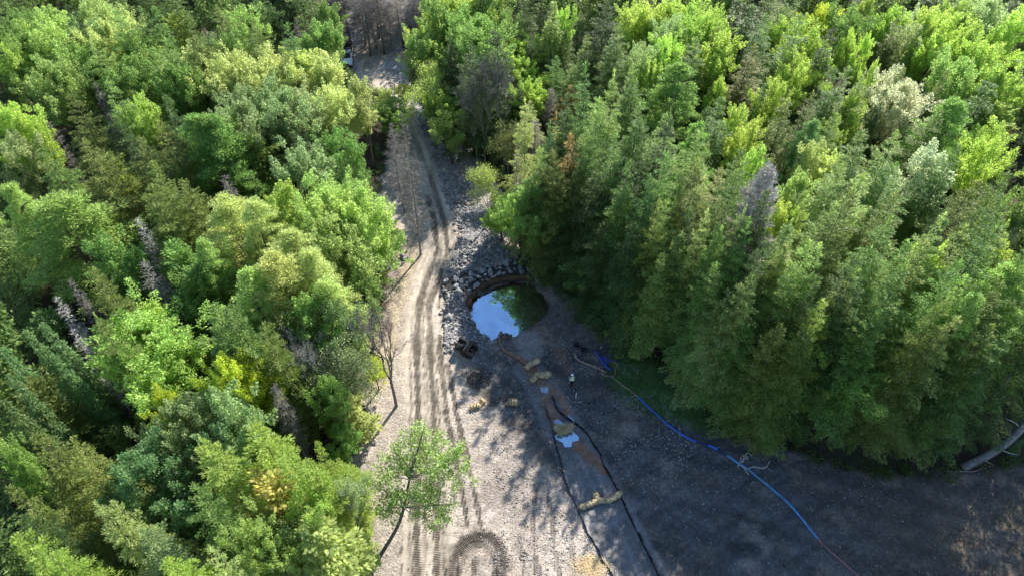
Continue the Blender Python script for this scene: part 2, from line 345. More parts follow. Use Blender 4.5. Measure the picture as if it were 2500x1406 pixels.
    col = col * (1 - .85 * wm[:, None]) + .85 * wm[:, None] * C(.075, .052, .036); wet = np.maximum(wet, wm * .6)
    fan = inpoly(x, y, W2([(1262, 815), (1300, 795), (1320, 830), (1330, 870), (1280, 865), (1235, 850)])); df, _, _ = pdist(x, y, W2([(1285, 825), (1300, 855)])); wf = (1 - sstep(.7, 1.9, df + (n_mid - .5) * 1.2)) * .7
    col = col * (1 - wf[:, None]) + wf[:, None] * C(.27, .25, .235)
    # dirt tracks and the turning circle
    for wd, pts, k in TRACKS + ARCS:
        d, a, _ = pdist(x, y, W2(pts)); m = 1 - sstep(wd * .6, wd * 1.4, d + (n_f - .5) * .22 + (fbm(a / 4, d * 0 + wd * 50, 19, 3) - .5) * .35); m = m * k * (.4 + 1.2 * fbm(a / 3.5, wd * 30 + d * 2, 23, 3)) * (.7 + .6 * n_mid) * wc
        m = np.clip(m, 0, 1); m2 = m * (.45 + 1.1 * fbm(x / .35, y / .35, 171, 3)); m2 = np.clip(m2, 0, 1); col = col * (1 - .92 * m2[:, None]) + C(.105, .086, .066) * .92 * m2[:, None]; z = z - .05 * m; up = m > trk; trk = np.maximum(trk, m); arc[up] = a[up]
        z = z + .05 * k * np.exp(-((d - wd * 1.5) / .12) ** 2) * wc; stony = stony * (1 - m)
    dm, _, _ = pdist(x, y, W2(ARCS[0][1])); wm2 = (1 - sstep(.3, .75, dm + (n_f - .5) * 1.0 + (n_mid - .5) * .8)); col = col * (1 - .42 * wm2[:, None]); z = z + wm2 * (n_f - .45) * .22
    # pale straw litter
    for (a, b_), rr, k in (((1445, 1380), .9, .9), ((1175, 985), .6, .6)):
        p = at(a, b_); w = (1 - sstep(rr * .5, rr * 1.2, np.hypot(x - p[0], y - p[1]) + (n_f - .5) * .9)) * k; col = col * (1 - w[:, None]) + C(.60, .44, .24) * w[:, None]
    # dark heap
    p = at(1168, 925); hd = np.hypot(x - p[0], y - p[1]); w = 1 - sstep(.6, 1.7, hd + (n_f - .5)); z = z + .45 * w * (.6 + .8 * n_f); col = col * (1 - .75 * w[:, None])
    # a low berm under the boulders, coloured darker to paint shade into their gaps
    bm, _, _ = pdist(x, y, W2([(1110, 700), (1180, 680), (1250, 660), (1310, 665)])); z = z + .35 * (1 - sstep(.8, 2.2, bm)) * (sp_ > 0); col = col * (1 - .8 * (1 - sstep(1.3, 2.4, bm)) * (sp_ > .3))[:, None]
    nx, ny = len(xs), len(ys); I = np.arange(nx * ny).reshape(ny, nx)
    F = np.stack([I[:-1, :-1], I[:-1, 1:], I[1:, 1:], I[1:, :-1]], -1).reshape(-1, 4)
    fc = lambda a: a[F].mean(1)
    zone = np.zeros(len(F), int); zone[fc(wc) > .5] = 1; zone[(fc(wr) > .5)] = 2; zone[(fc(wk) > .5) & (fc(wc) > .5)] = 3; zone[(fc(wb) > .5) & (zone == 1)] = 4
    V = np.stack([x, y, z], 1); col = np.clip(col, .004, .9)
    for k, (nm, lb) in enumerate((('forest_floor', 'dark brown needle litter and moss under the trees'), ('ground', 'bare grey gravel of the clearing, pale left, dark slate with painted shade right'),
                                  ('dirt_road', 'pale tan haul road with dark track marks running up the clearing'), ('drainage_channel', 'wet grey channel with rusty silt between two black fences'),
                                  ('stream_bed', 'strewn grey rock bed between the road and the right woods'))):
        f = F[zone == k]
        if not len(f): continue
        u, inv = np.unique(f, return_inverse=True); me = np_mesh(nm, V[u], inv.reshape(-1, 4), M_GROUND, True)
        def fa(n, a, ty='FLOAT_COLOR'):
            at_ = me.attributes.new(n, ty, 'POINT')
            if ty == 'FLOAT': at_.data.foreach_set('value', a[u].astype(np.float32))
            else: at_.data.foreach_set('color', np.concatenate([a[u], np.ones((len(u), 1))], 1).astype(np.float32).ravel())
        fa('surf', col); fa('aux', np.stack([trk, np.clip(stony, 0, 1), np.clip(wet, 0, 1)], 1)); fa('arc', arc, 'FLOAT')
        tag(link(bpy.data.objects.new(nm, me)), lb, {'forest_floor': 'forest floor', 'ground': 'ground', 'dirt_road': 'dirt road', 'drainage_channel': 'channel', 'stream_bed': 'stream bed'}[nm], kind='structure')
    return X, Y, z.reshape(ny, nx), xs, ys
GX, GY, GZ, gxs, gys = build_ground()
def gsurf(x, y):
    """height of the finished sheet"""
    x = np.atleast_1d(x); y = np.atleast_1d(y)
    i = np.clip(np.searchsorted(gxs, x) - 1, 0, len(gxs) - 2); j = np.clip(np.searchsorted(gys, y) - 1, 0, len(gys) - 2)
    u = (x - gxs[i]) / (gxs[i + 1] - gxs[i]); v = (y - gys[j]) / (gys[j + 1] - gys[j])
    return (GZ[j, i] * (1 - u) + GZ[j, i + 1] * u) * (1 - v) + (GZ[j + 1, i] * (1 - u) + GZ[j + 1, i + 1] * u) * v
def gs(x, y): return float(gsurf(np.array([x]), np.array([y]))[0])
def onp(px, py, dz=0.0):
    p = at(px, py, 0)
    for _ in range(4): p = at(px, py, gs(p[0], p[1]))
    p[2] += dz; return p

# ------------------------------------------------------------ water
def water_mat():
    m = bpy.data.materials.new('still_water'); m.use_nodes = True; nt = m.node_tree; b = nt.nodes['Principled BSDF']; L = nt.links
    b.inputs['Base Color'].default_value = (.05, .028, .014, 1); b.inputs['Roughness'].default_value = .35
    g = nt.nodes.new('ShaderNodeBsdfGlossy'); g.inputs['Roughness'].default_value = .015; g.inputs['Color'].default_value = (.50, .76, 1, 1)
    tc = nt.nodes.new('ShaderNodeTexCoord'); n = nt.nodes.new('ShaderNodeTexNoise'); n.inputs['Scale'].default_value = .7; n.inputs['Detail'].default_value = 3; L.new(tc.outputs['Object'], n.inputs['Vector'])
    bp = nt.nodes.new('ShaderNodeBump'); bp.inputs['Distance'].default_value = .004; L.new(n.outputs[0], bp.inputs['Height']); L.new(bp.outputs[0], g.inputs['Normal'])
    fr = nt.nodes.new('ShaderNodeMapRange'); fr.inputs[1].default_value = .3; fr.inputs[2].default_value = .7; fr.inputs[3].default_value = .42; fr.inputs[4].default_value = .56; L.new(n.outputs[0], fr.inputs[0])
    mx = nt.nodes.new('ShaderNodeMixShader'); L.new(fr.outputs[0], mx.inputs[0]); L.new(b.outputs[0], mx.inputs[1]); L.new(g.outputs[0], mx.inputs[2]); L.new(mx.outputs[0], nt.nodes['Material Output'].inputs['Surface'])
    return m
M_WATER = water_mat()
def murky():
    m = M_WATER.copy(); m.name = 'murky_water'
    for n in m.node_tree.nodes:
        if n.type == 'MAP_RANGE': n.inputs[3].default_value = .10; n.inputs[4].default_value = .24
        if n.type == 'BSDF_PRINCIPLED': n.inputs['Base Color'].default_value = (.13, .12, .11, 1)
    return m
M_MURK = murky()
def sheet(name, poly, z, label, grow=.35, cat='pond'):
    c = np.mean(poly, 0); P = [c + (np.array(p) - c) * (1 + grow / max(.4, np.linalg.norm(np.array(p) - c))) for p in poly]
    me = np_mesh(name, np.array([(p[0], p[1], z) for p in P]), [list(range(len(P)))[::-1]], M_WATER if 'blue' in label else M_MURK)
    bm = bmesh.new(); bm.from_mesh(me); bmesh.ops.triangulate(bm, faces=bm.faces[:]); bmesh.ops.recalc_face_normals(bm, faces=bm.faces[:])
    if sum(f.normal.z for f in bm.faces) < 0: bmesh.ops.reverse_faces(bm, faces=bm.faces[:])
    bm.to_mesh(me); bm.free()
    return tag(link(bpy.data.objects.new(name, me)), label, cat, kind='structure')
sheet('pond', POND, -.2, 'still blue pond held back by the arc of boulders', .8)
sheet('puddle_water', W2([(1358, 1058), (1378, 1056), (1398, 1050), (1412, 1062), (1410, 1070), (1396, 1072), (1394, 1084), (1380, 1084), (1376, 1074), (1360, 1066)]), gs(*at(1385, 1064)[:2]) + .045, 'bright blue puddle below the ragged straw mat in the channel', .1, 'puddle')
sheet('puddle_water', W2([(1318, 936), (1330, 932), (1340, 940), (1336, 954), (1322, 950)]), gs(*at(1329, 943)[:2]) + .015, 'pale puddle just below the forked straw roll', .05, 'puddle')
sheet('puddle_water', W2([(1352, 1022), (1362, 1018), (1376, 1030), (1372, 1040), (1358, 1036)]), gs(*at(1365, 1030)[:2]) + .01, 'dull puddle on rusty silt above the straw mat', .05, 'puddle')
sheet('puddle_water', W2([(1388, 1005), (1400, 1010), (1402, 1022), (1390, 1018)]), gs(*at(1395, 1014)[:2]) + .01, 'small puddle outside the right black fence', .05, 'puddle')

# ------------------------------------------------------------ tree meshes
def norm(a): return a / (np.linalg.norm(a, axis=-1, keepdims=True) + 1e-9)
def blades(name, P, D, Nrm, Ln, Wd, m):
    """kite-shaped leaves / sprays: base, left, tip, right; a little folded along the rib"""
    D = norm(D); Sd = norm(np.cross(D, Nrm)); Up = np.cross(Sd, D); Ln = Ln[:, None]; Wd = Wd[:, None]
    V = np.stack([P, P + D * Ln * .5 + Sd * Wd * .5 - Up * Wd * .12, P + D * Ln, P + D * Ln * .5 - Sd * Wd * .5 - Up * Wd * .12], 1).reshape(-1, 3)
    return np_mesh(name, V, np.arange(len(V), dtype=np.int32).reshape(-1, 4), m)
def trunk_mesh(rng, H, r, m, lean=.03, limbs=()):
    mb = MB(); k = 7; a = rng.random() * 6; pts = []
    for i in range(k):
        t = i / (k - 1); pts.append((math.sin(a) * lean * H * math.sin(t * 2.5), math.cos(a) * lean * H * math.sin(t * 2.2), -.4 + t * (H * .93 + .4)))
    mb.tube(pts, [r * (1.25 if i == 0 else 1) * (1 - .94 * i / (k - 1)) for i in range(k)], 7)
    for p0, p1, p2, rr in limbs: mb.tube([p0, p1, p2], [rr, rr * .7, rr * .25], 4, False)
    return mb.mesh('trunk', m, True)
def conifer(seed, H, Rr, nb=170, base=.08, pw=.8, up=.75, dn=-.25, bl=.5, bw=.15, dens=26, droop=.25, tip=0, lob=.22, asc=0., wh=0):
    rng = np.random.default_rng(seed)
    u = np.sort(rng.random(nb)); t = base + (1 - base) * (1 - (1 - u) ** .86)
    if wh: t = np.clip((np.floor(t * wh) + .5 + rng.normal(0, .09, nb)) / wh, base * .8, .985)
    az = np.arange(nb) * 2.39996 + rng.normal(0, .35, nb); tt = (t - base) / (1 - base)
    prof = (1 - tt) ** pw * np.minimum(1, .55 + tt * 3.2)
    ph = rng.random(3) * 6
    Lb = Rr * prof * rng.uniform(.5, 1.18, nb) * (1 + lob * np.sin(az * 2 + ph[0] + 6 * t) + lob * .6 * np.sin(az * 5 + ph[1] + 11 * t)) + .22
    pit = dn + (up - dn) * tt ** 1.6 + rng.normal(0, .1, nb) + asc
    k = np.maximum(16, (Lb * dens).astype(int)); idx = np.repeat(np.arange(nb), k); n = len(idx)
    s = rng.random(n) ** .74; L_ = Lb[idx]; out = np.stack([np.cos(az[idx]), np.sin(az[idx]), np.zeros(n)], 1); lat = np.stack([-out[:, 1], out[:, 0], np.zeros(n)], 1)
    zz = t[idx] * H + L_ * (np.tan(np.clip(pit[idx], -1, 1.1)) * s * .9 - droop * s * s)
    wid = .38 * L_ * (1.05 - s) + .14; q = rng.uniform(-1, 1, n); P = out * (L_ * s)[:, None] + lat * (wid * q)[:, None]; P[:, 2] = zz - np.abs(q) * wid * .18
    P += rng.normal(0, .045, (n, 3)); P[:, 2] += rng.normal(0, .05 if wh else .08, n)
    D = out * (.85) + lat * (np.sign(q) * rng.uniform(.2, .9, n))[:, None]; D[:, 2] += (pit[idx] * .5 - droop * s * 1.1) + rng.normal(0, .22, n)
    Nn = np.stack([rng.normal(0, .35, n), rng.normal(0, .35, n), np.ones(n)], 1) + out * .35
    Lf = bl * rng.uniform(.55, 1.25, n) * (.6 + .4 * np.clip(L_, 0, 1)); Wf = bw * rng.uniform(.7, 1.3, n)
    # leader tuft
    m = 40; tz = rng.random(m); P2 = np.stack([rng.normal(0, .07, m), rng.normal(0, .07, m), H * (.93 + .07 * tz)], 1); a = rng.random(m) * 6.28
    D2 = np.stack([np.cos(a) * .6, np.sin(a) * .6, .5 + tz], 1)
    P = np.concatenate([P, P2]); D = np.concatenate([D, D2]); Nn = np.concatenate([Nn, np.stack([np.cos(a), np.sin(a), np.full(m, .2)], 1)])
    Lf = np.concatenate([Lf, np.full(m, .4)]); Wf = np.concatenate([Wf, np.full(m, .1)])
    return blades('crown', P, D, Nn, Lf, Wf, M_NEEDLE), trunk_mesh(rng, H, .17 * H / 16, M_BARK, .01), H, Rr * 2
def clumps_leaves(rng, C, Rc, per, size, flat=.75, shell=.55, upb=.25, asp=1.25):
    idx = np.repeat(np.arange(len(C)), (per * (Rc / Rc.mean()) ** 2).astype(int) + 4); n = len(idx)
    d = norm(rng.normal(0, 1, (n, 3)) + np.array([0, 0, upb])); rr = Rc[idx] * (shell + (1 - shell) * rng.random(n)) * rng.uniform(.85, 1.15, n)
    P = C[idx] + d * rr[:, None] * np.array([1, 1, flat]); P += rng.normal(0, .05, (n, 3))
    D = norm(rng.normal(0, 1, (n, 3)) + d * .7); Nn = norm(d + rng.normal(0, .5, (n, 3)) + np.array([0, 0, .5]))
    L_ = size * rng.uniform(.6, 1.3, n); return P, D, Nn, L_, L_ / asp
def broad(seed, H, Rr, nc=90, base=.28, per=165, size=.165, spiky=.6, cr=.62, pointy=.8, m=None, asp=1.35, bark=None, top=.30):
    """limbs that fork into many upswept shoots, each a ragged leafy clump"""
    rng = np.random.default_rng(seed); C = []; ax = []; limbs = []; nl = 9 + rng.integers(5)
    for j in range(nl):                                     # main limbs
        a = j * 2.4 + rng.normal(0, .3); el = rng.uniform(.15, 1.25); reach = Rr * rng.uniform(.6, 1.05) * math.cos(el * .75); z1 = H * (base + (1 - base) * rng.uniform(.35, .72)) + math.sin(el) * H * .16
        e = np.array((math.cos(a) * reach, math.sin(a) * reach, min(z1, H * .96))); b0 = np.array((0, 0, H * base * rng.uniform(.6, 1.3))); limbs.append((b0, b0 * .5 + e * .5 + (0, 0, -.3), e, .09))
        k = int(nc / nl)
        for i in range(k):
            t = rng.uniform(.35, 1.12); d = norm(rng.normal(0, 1, 3) + (0, 0, .5)); ln = Rr * rng.uniform(.1, .42); c = b0 + (e - b0) * t + d * ln
            c[2] = min(c[2], H * 1.0); C.append(c); ax.append(norm(d + np.array((0, 0, .8 * spiky)) + (e - b0) / (np.linalg.norm(e - b0) + 1e-6) * .6))
    for i in range(int(nc * top)):
        a = rng.random() * 6.28; q = rng.random() ** .6; rr_ = Rr * .62 * q; C.append(np.array((math.cos(a) * rr_, math.sin(a) * rr_, H * (.97 - .24 * q * q + rng.normal(0, .03))))); ax.append(norm(np.array((math.cos(a) * q * .6, math.sin(a) * q * .6, 1.0))))
    C = np.array(C); ax = np.array(ax); Rc = cr * rng.uniform(.6, 1.3, len(C)); idx = np.repeat(np.arange(len(C)), (per * (Rc / Rc.mean()) ** 2).astype(int) + 6); n = len(idx)
    al = rng.uniform(-1, 1.35, n); rad = (1 - np.clip(np.abs(al) / 1.4, 0, 1) ** 1.5) * .75; d = norm(rng.normal(0, 1, (n, 3))); d -= ax[idx] * (d * ax[idx]).sum(1, keepdims=True)
    P = C[idx] + ax[idx] * (al * Rc[idx])[:, None] * 1.05 + d * (rad * Rc[idx] * rng.uniform(.5, 1.15, n))[:, None] + rng.normal(0, .05, (n, 3))
    D = norm(ax[idx] * .7 + d * .6 + rng.normal(0, .6, (n, 3))); Nn = norm(d * .6 + rng.normal(0, .55, (n, 3)) + np.array([0, 0, .7])); L_ = size * rng.uniform(.55, 1.35, n)
    return blades('crown', P, D, Nn, L_, L_ / asp, m or M_LEAF), trunk_mesh(rng, H * .8, .2, bark or M_BARK, .03, limbs), H, Rr * 2
def pine(seed, H, Rr, nl=44, base=.25, per=84):
    rng = np.random.default_rng(seed); C = []; Rc = []; limbs = []
    for i in range(nl):
        t = base + (1 - base) * (i / nl) ** .85; a = i * 2.4 + rng.normal(0, .4); L_ = Rr * (1 - ((t - base) / (1 - base)) ** 1.7) * rng.uniform(.6, 1.15) + .5
        o = np.array((math.cos(a), math.sin(a), 0)); rise = L_ * (.12 + .35 * (t - base) / (1 - base)); z = t * H * .95
        limbs.append(((0, 0, z), o * L_ * .55 + np.array((0, 0, z + rise * .35)), o * L_ + np.array((0, 0, z + rise)), .06))
        for k in range(int(3 + L_ * 1.7)):
            s = rng.uniform(.3, 1.0); lt = np.array((-o[1], o[0], 0)) * rng.normal(0, .26 * L_ * (1.1 - s) + .12)
            C.append(o * L_ * s + lt + np.array((0, 0, z + rise * s + rng.normal(0, .1) + .1))); Rc.append(rng.uniform(.32, .6))
    C = np.array(C); Rc = np.array(Rc); idx = np.repeat(np.arange(len(C)), per); n = len(idx)
    d = norm(rng.normal(0, 1, (n, 3)) + np.array([0, 0, .45])); P = C[idx] + d * Rc[idx][:, None] * np.array([1.1, 1.1, .35]) * rng.random(n)[:, None] ** .4
    D = norm(d + np.array([0, 0, .35]) + rng.normal(0, .3, (n, 3))); N_ = rng.normal(0, 1, (n, 3)) + np.array([0, 0, 1.2]); L_ = rng.uniform(.18, .34, n)
    return blades('crown', P, D, N_, L_, L_ * .3, M_NEEDLE), trunk_mesh(rng, H, .24, M_BARK, .02, limbs), H, Rr * 2
def bare_conifer(seed, H, Rr, nb=130, base=.12, tw=26, w=.03, droop=.15, thick=1.0):
    rng = np.random.default_rng(seed); t = base + (1 - base) * np.sort(rng.random(nb)) ** .95; az = np.arange(nb) * 2.4 + rng.normal(0, .5, nb); tt = (t - base) / (1 - base)
    Lb = Rr * ((1 - tt) ** .8 * np.minimum(1, .6 + 2 * tt)) * rng.uniform(.4, 1.15, nb) + .15; up = .1 + .5 * tt
    limbs = []
    for i in range(nb):
        o = np.array((math.cos(az[i]), math.sin(az[i]), 0)); z = t[i] * H
        limbs.append(((0, 0, z), o * Lb[i] * .5 + (0, 0, z + Lb[i] * up[i] * .5), o * Lb[i] + (0, 0, z + Lb[i] * (up[i] - droop)), .03 * thick))
    idx = np.repeat(np.arange(nb), np.maximum(4, (Lb * tw / Rr * 1.6).astype(int))); n = len(idx); s = rng.uniform(.2, 1, n)
    o = np.stack([np.cos(az[idx]), np.sin(az[idx]), np.zeros(n)], 1); lat = np.stack([-o[:, 1], o[:, 0], np.zeros(n)], 1); L_ = Lb[idx]
    P = o * (L_ * s)[:, None]; P[:, 2] = t[idx] * H + L_ * s * (up[idx] - droop * s); sg = rng.choice([-1, 1], n)
    D = o * .7 + lat * (sg * rng.uniform(.3, 1, n))[:, None]; D[:, 2] += rng.normal(.05, .35, n); ln = rng.uniform(.35, .9, n) * (.5 + .3 * L_)
    crown = blades('branches', P, D, rng.normal(0, 1, (n, 3)), ln, np.full(n, w) * rng.uniform(.7, 1.5, n), M_TWIG)
    mb = MB(); [mb.tube(l[:3], [l[3], l[3] * .7, l[3] * .3], 3, False) for l in limbs]; lm = mb.mesh('b', M_TWIG)
    return join('branches', crown, lm), trunk_mesh(rng, H, .15, M_TWIG, .012), H, Rr * 2
def join(name, a, b):
    bm = bmesh.new(); bm.from_mesh(a); bm.from_mesh(b); me = bpy.data.meshes.new(name); bm.to_mesh(me); bm.free(); me.materials.append(a.materials[0])
    bpy.data.meshes.remove(a); bpy.data.meshes.remove(b); return me
def skeleton(rng, H, spread, depth=4, trunk_h=.3, up=.6, r0=.15, nk=(3, 4), jit=.35):
    """ascending hardwood skeleton: list of (points, radii, level)"""
    out = []
    def grow(p, d, L_, r, lv):
        q = p + d * L_ * .5 + rng.normal(0, .04 * L_, 3); e = p + d * L_ + rng.normal(0, .05 * L_, 3); e[2] += .06 * L_
        out.append(((p, q, e), (r, r * .8, r * .55), lv))
        if lv >= depth: return
        for k in range(rng.integers(*nk)):
            a = rng.random() * 6.28; side = norm(np.cross(d, np.array((math.cos(a), math.sin(a), .1))) + 1e-4); nd = norm(d * up + side * spread + np.array((0, 0, .25)) + rng.normal(0, .12, 3))
            s = rng.uniform(.45, 1.0); grow(p + (e - p) * s, nd, L_ * rng.uniform(.55, .85), r * .55, lv + 1)
    p0 = np.array((0, 0, H * trunk_h)); out.append(((np.array((0, 0, -.4)), np.array((.05, .05, H * trunk_h * .5)), p0), (r0 * 1.3, r0 * 1.1, r0), 0))
    for k in range(rng.integers(3, 5)):
        a = k * 2.1 + rng.random(); grow(p0, norm(np.array((math.cos(a) * spread * .8, math.sin(a) * spread * .8, 1.0))), H * .3, r0 * .7, 1)
    top = max(s[0][2][2] for s in out); f = H / top
    return [(tuple(np.array(q) * (1, 1, f) for q in s[0]), s[1], s[2]) for s in out]
def hardwood(seed, H, spread=.6, leaves=0, size=.22, depth=5, bark=None, twm=None, r0=.14, leafm=None, rl=.5, twigs=4):
    rng = np.random.default_rng(seed); sk = skeleton(rng, H, spread, depth, r0=r0)
    tm = MB(); fm = MB(); tips = []
    for p, r, lv in sk:
        (tm if lv <= 2 else fm).tube(p, [max(q, .012) for q in r], 5 if lv < 3 else 3, False)
        if lv >= depth - 1: tips.append(p[2]); tips.append(p[1])
    T = np.array(tips); rad = np.percentile(np.hypot(T[:, 0], T[:, 1]), 92)
    tw = np.repeat(T, twigs, 0); n = len(tw); tb = blades('t', tw, rng.normal(0, .6, (n, 3)) + norm(tw - np.array((0, 0, H * .35))) * .9, rng.normal(0, 1, (n, 3)), rng.uniform(.3, .8, n), np.full(n, .028), M_TWIG)
    br = join('branches', tb, fm.mesh('f', M_TWIG)); tr = tm.mesh('trunk', bark or M_TWIG, True)
    cr = None
    if leaves:
        idx = np.repeat(np.arange(len(T)), leaves); n = len(idx); keep = rng.random(len(T)) < .75; idx = idx[keep[idx]]; n = len(idx)
        P = T[idx] + rng.normal(0, rl, (n, 3)) * np.array([1, 1, .6]); L_ = size * rng.uniform(.6, 1.3, n)
        cr = blades('crown', P, rng.normal(0, 1, (n, 3)), rng.normal(0, .7, (n, 3)) + np.array([0, 0, 1]), L_, L_ / 1.3, leafm or M_LEAF)
    return cr, tr, H, rad * 2, br

HK = dict(dens=64, lob=.22, bl=.29, bw=.085, droop=.16, wh=19)
LIB = {
    'h': [conifer(11, 17, 4.8, 130, pw=.95, **HK), conifer(12, 17, 4.5, 120, up=.5, pw=1.0, **HK), conifer(13, 17, 4.9, 140, pw=.9, **HK), conifer(14, 17, 4.4, 120, dn=-.05, pw=1.05, **HK), conifer(15, 17, 4.9, 130, pw=.85, **HK), conifer(16, 17, 4.6, 115, pw=1.0, **HK), conifer(17, 17, 4.2, 135, pw=1.1, dn=-.15, **HK)],
    's': [conifer(21, 17, 2.2, 190, up=.6, dn=-.35, bl=.36, bw=.13, dens=34, pw=.95), conifer(22, 17, 2.0, 170, up=.5, dn=-.3, bl=.36, bw=.12, dens=34, pw=1.0), conifer(23, 17, 2.4, 200, bl=.38, bw=.13, dens=32, pw=.9, droop=.35)],
    'c': [conifer(31, 13, 2.7, 150, up=1.0, dn=.25, pw=.55, bl=.4, bw=.2, dens=34, droop=.05, lob=.3), conifer(32, 13, 2.6, 160, up=.95, dn=.2, pw=.5, bl=.38, bw=.18, dens=34, droop=.1, lob=.35), conifer(33, 13, 2.9, 150, up=.9, dn=.15, pw=.6, bl=.42, bw=.2, dens=32, droop=.05)],
    'b': [broad(41, 14, 3.2), broad(42, 14, 3.0, spiky=1.0), broad(43, 14, 3.5, 105), broad(44, 14, 3.1, pointy=.6), broad(45, 14, 3.3, 120, cr=.52, per=100), broad(46, 14, 2.9, 84, spiky=1.2), broad(47, 14, 3.4, 95, size=.19), broad(48, 14, 3.1, 80, cr=.7)],
    'B': [broad(401, 14, 5.2, 190, cr=.68, per=120, size=.19, spiky=.9), broad(402, 14, 5.0, 210, cr=.62, per=105, size=.18)],
    'V': [hardwood(74, 14, .4, r0=.24)],
    'p': [pine(51, 17, 4.0), pine(52, 17, 3.7, 40), pine(53, 17, 4.2, 50, per=72)],
    'x': [bare_conifer(61, 15, 1.7), bare_conifer(62, 15, 1.9, 150), bare_conifer(63, 15, 1.5, 110)],
    'X': [bare_conifer(64, 15, 3.6, 150, tw=130, w=.05, base=.3, droop=-.05, thick=1.7)],
    'l': [bare_conifer(65, 18, 2.6, 170, tw=50, w=.022, base=.16, droop=.0, thick=.7), bare_conifer(66, 18, 2.4, 150, tw=44, w=.022, base=.2, droop=.05, thick=.7)],
    'v': [hardwood(71, 14, .5), hardwood(72, 14, .62), hardwood(73, 14, .42)],
    'e': [hardwood(81, 12, .6, 16, .18, bark=M_PALEBARK), hardwood(82, 12, .7, 18, .19, bark=M_PALEBARK), hardwood(83, 12, .5, 14, .18)],
}
NAMES = {'V': ('bare_tree', 'bare tree', 'bare leafless tree'), 'h': ('hemlock_tree', 'hemlock tree', 'feathery conifer'), 's': ('spruce_tree', 'spruce tree', 'narrow spruce'), 'c': ('cedar_tree', 'cedar tree', 'upturned conifer'),
         'b': ('broadleaf_tree', 'broadleaf tree', 'broadleaf tree'), 'p': ('pine_tree', 'pine tree', 'open-branched pine'), 'x': ('dead_spruce', 'dead tree', 'dead spruce'), 'X': ('dead_conifer', 'dead tree', 'broad dead conifer'),
         'l': ('bare_larch', 'bare tree', 'bare larch'), 'v': ('bare_tree', 'bare tree', 'bare leafless tree'), 'e': ('birch_tree', 'birch tree', 'sparse tree')}
HGT = {'h': 17, 's': 15.5, 'c': 12.5, 'b': 14, 'p': 17, 'x': 14.5, 'X': 19, 'l': 18, 'v': 14, 'e': 12.5}
TONE = {'Y': ((.165, .232, .046), 'yellow-green'), 'L': ((.145, .21, .06), 'light green'), 'G': ((.075, .135, .036), 'mid green'), 'D': ((.03, .062, .022), 'dark green'), 'O': ((.088, .115, .03), 'olive green'),
        'S': ((.12, .165, .075), 'sage green'), 'P': ((.20, .235, .085), 'pale olive'), 'W': ((.22, .245, .135), 'whitish'), 'B': ((.24, .18, .06), 'orange-brown'), 'C': ((.19, .225, .024), 'golden yellow'),
        'A': ((.20, .20, .05), 'golden-orange'), 'K': ((.05, .1, .042), 'blue-green'), 'g': ((.235, .21, .18), 'grey'), 'n': ((.20, .175, .152), 'brownish grey'), 'w': ((.50, .455, .40), 'pale grey')}

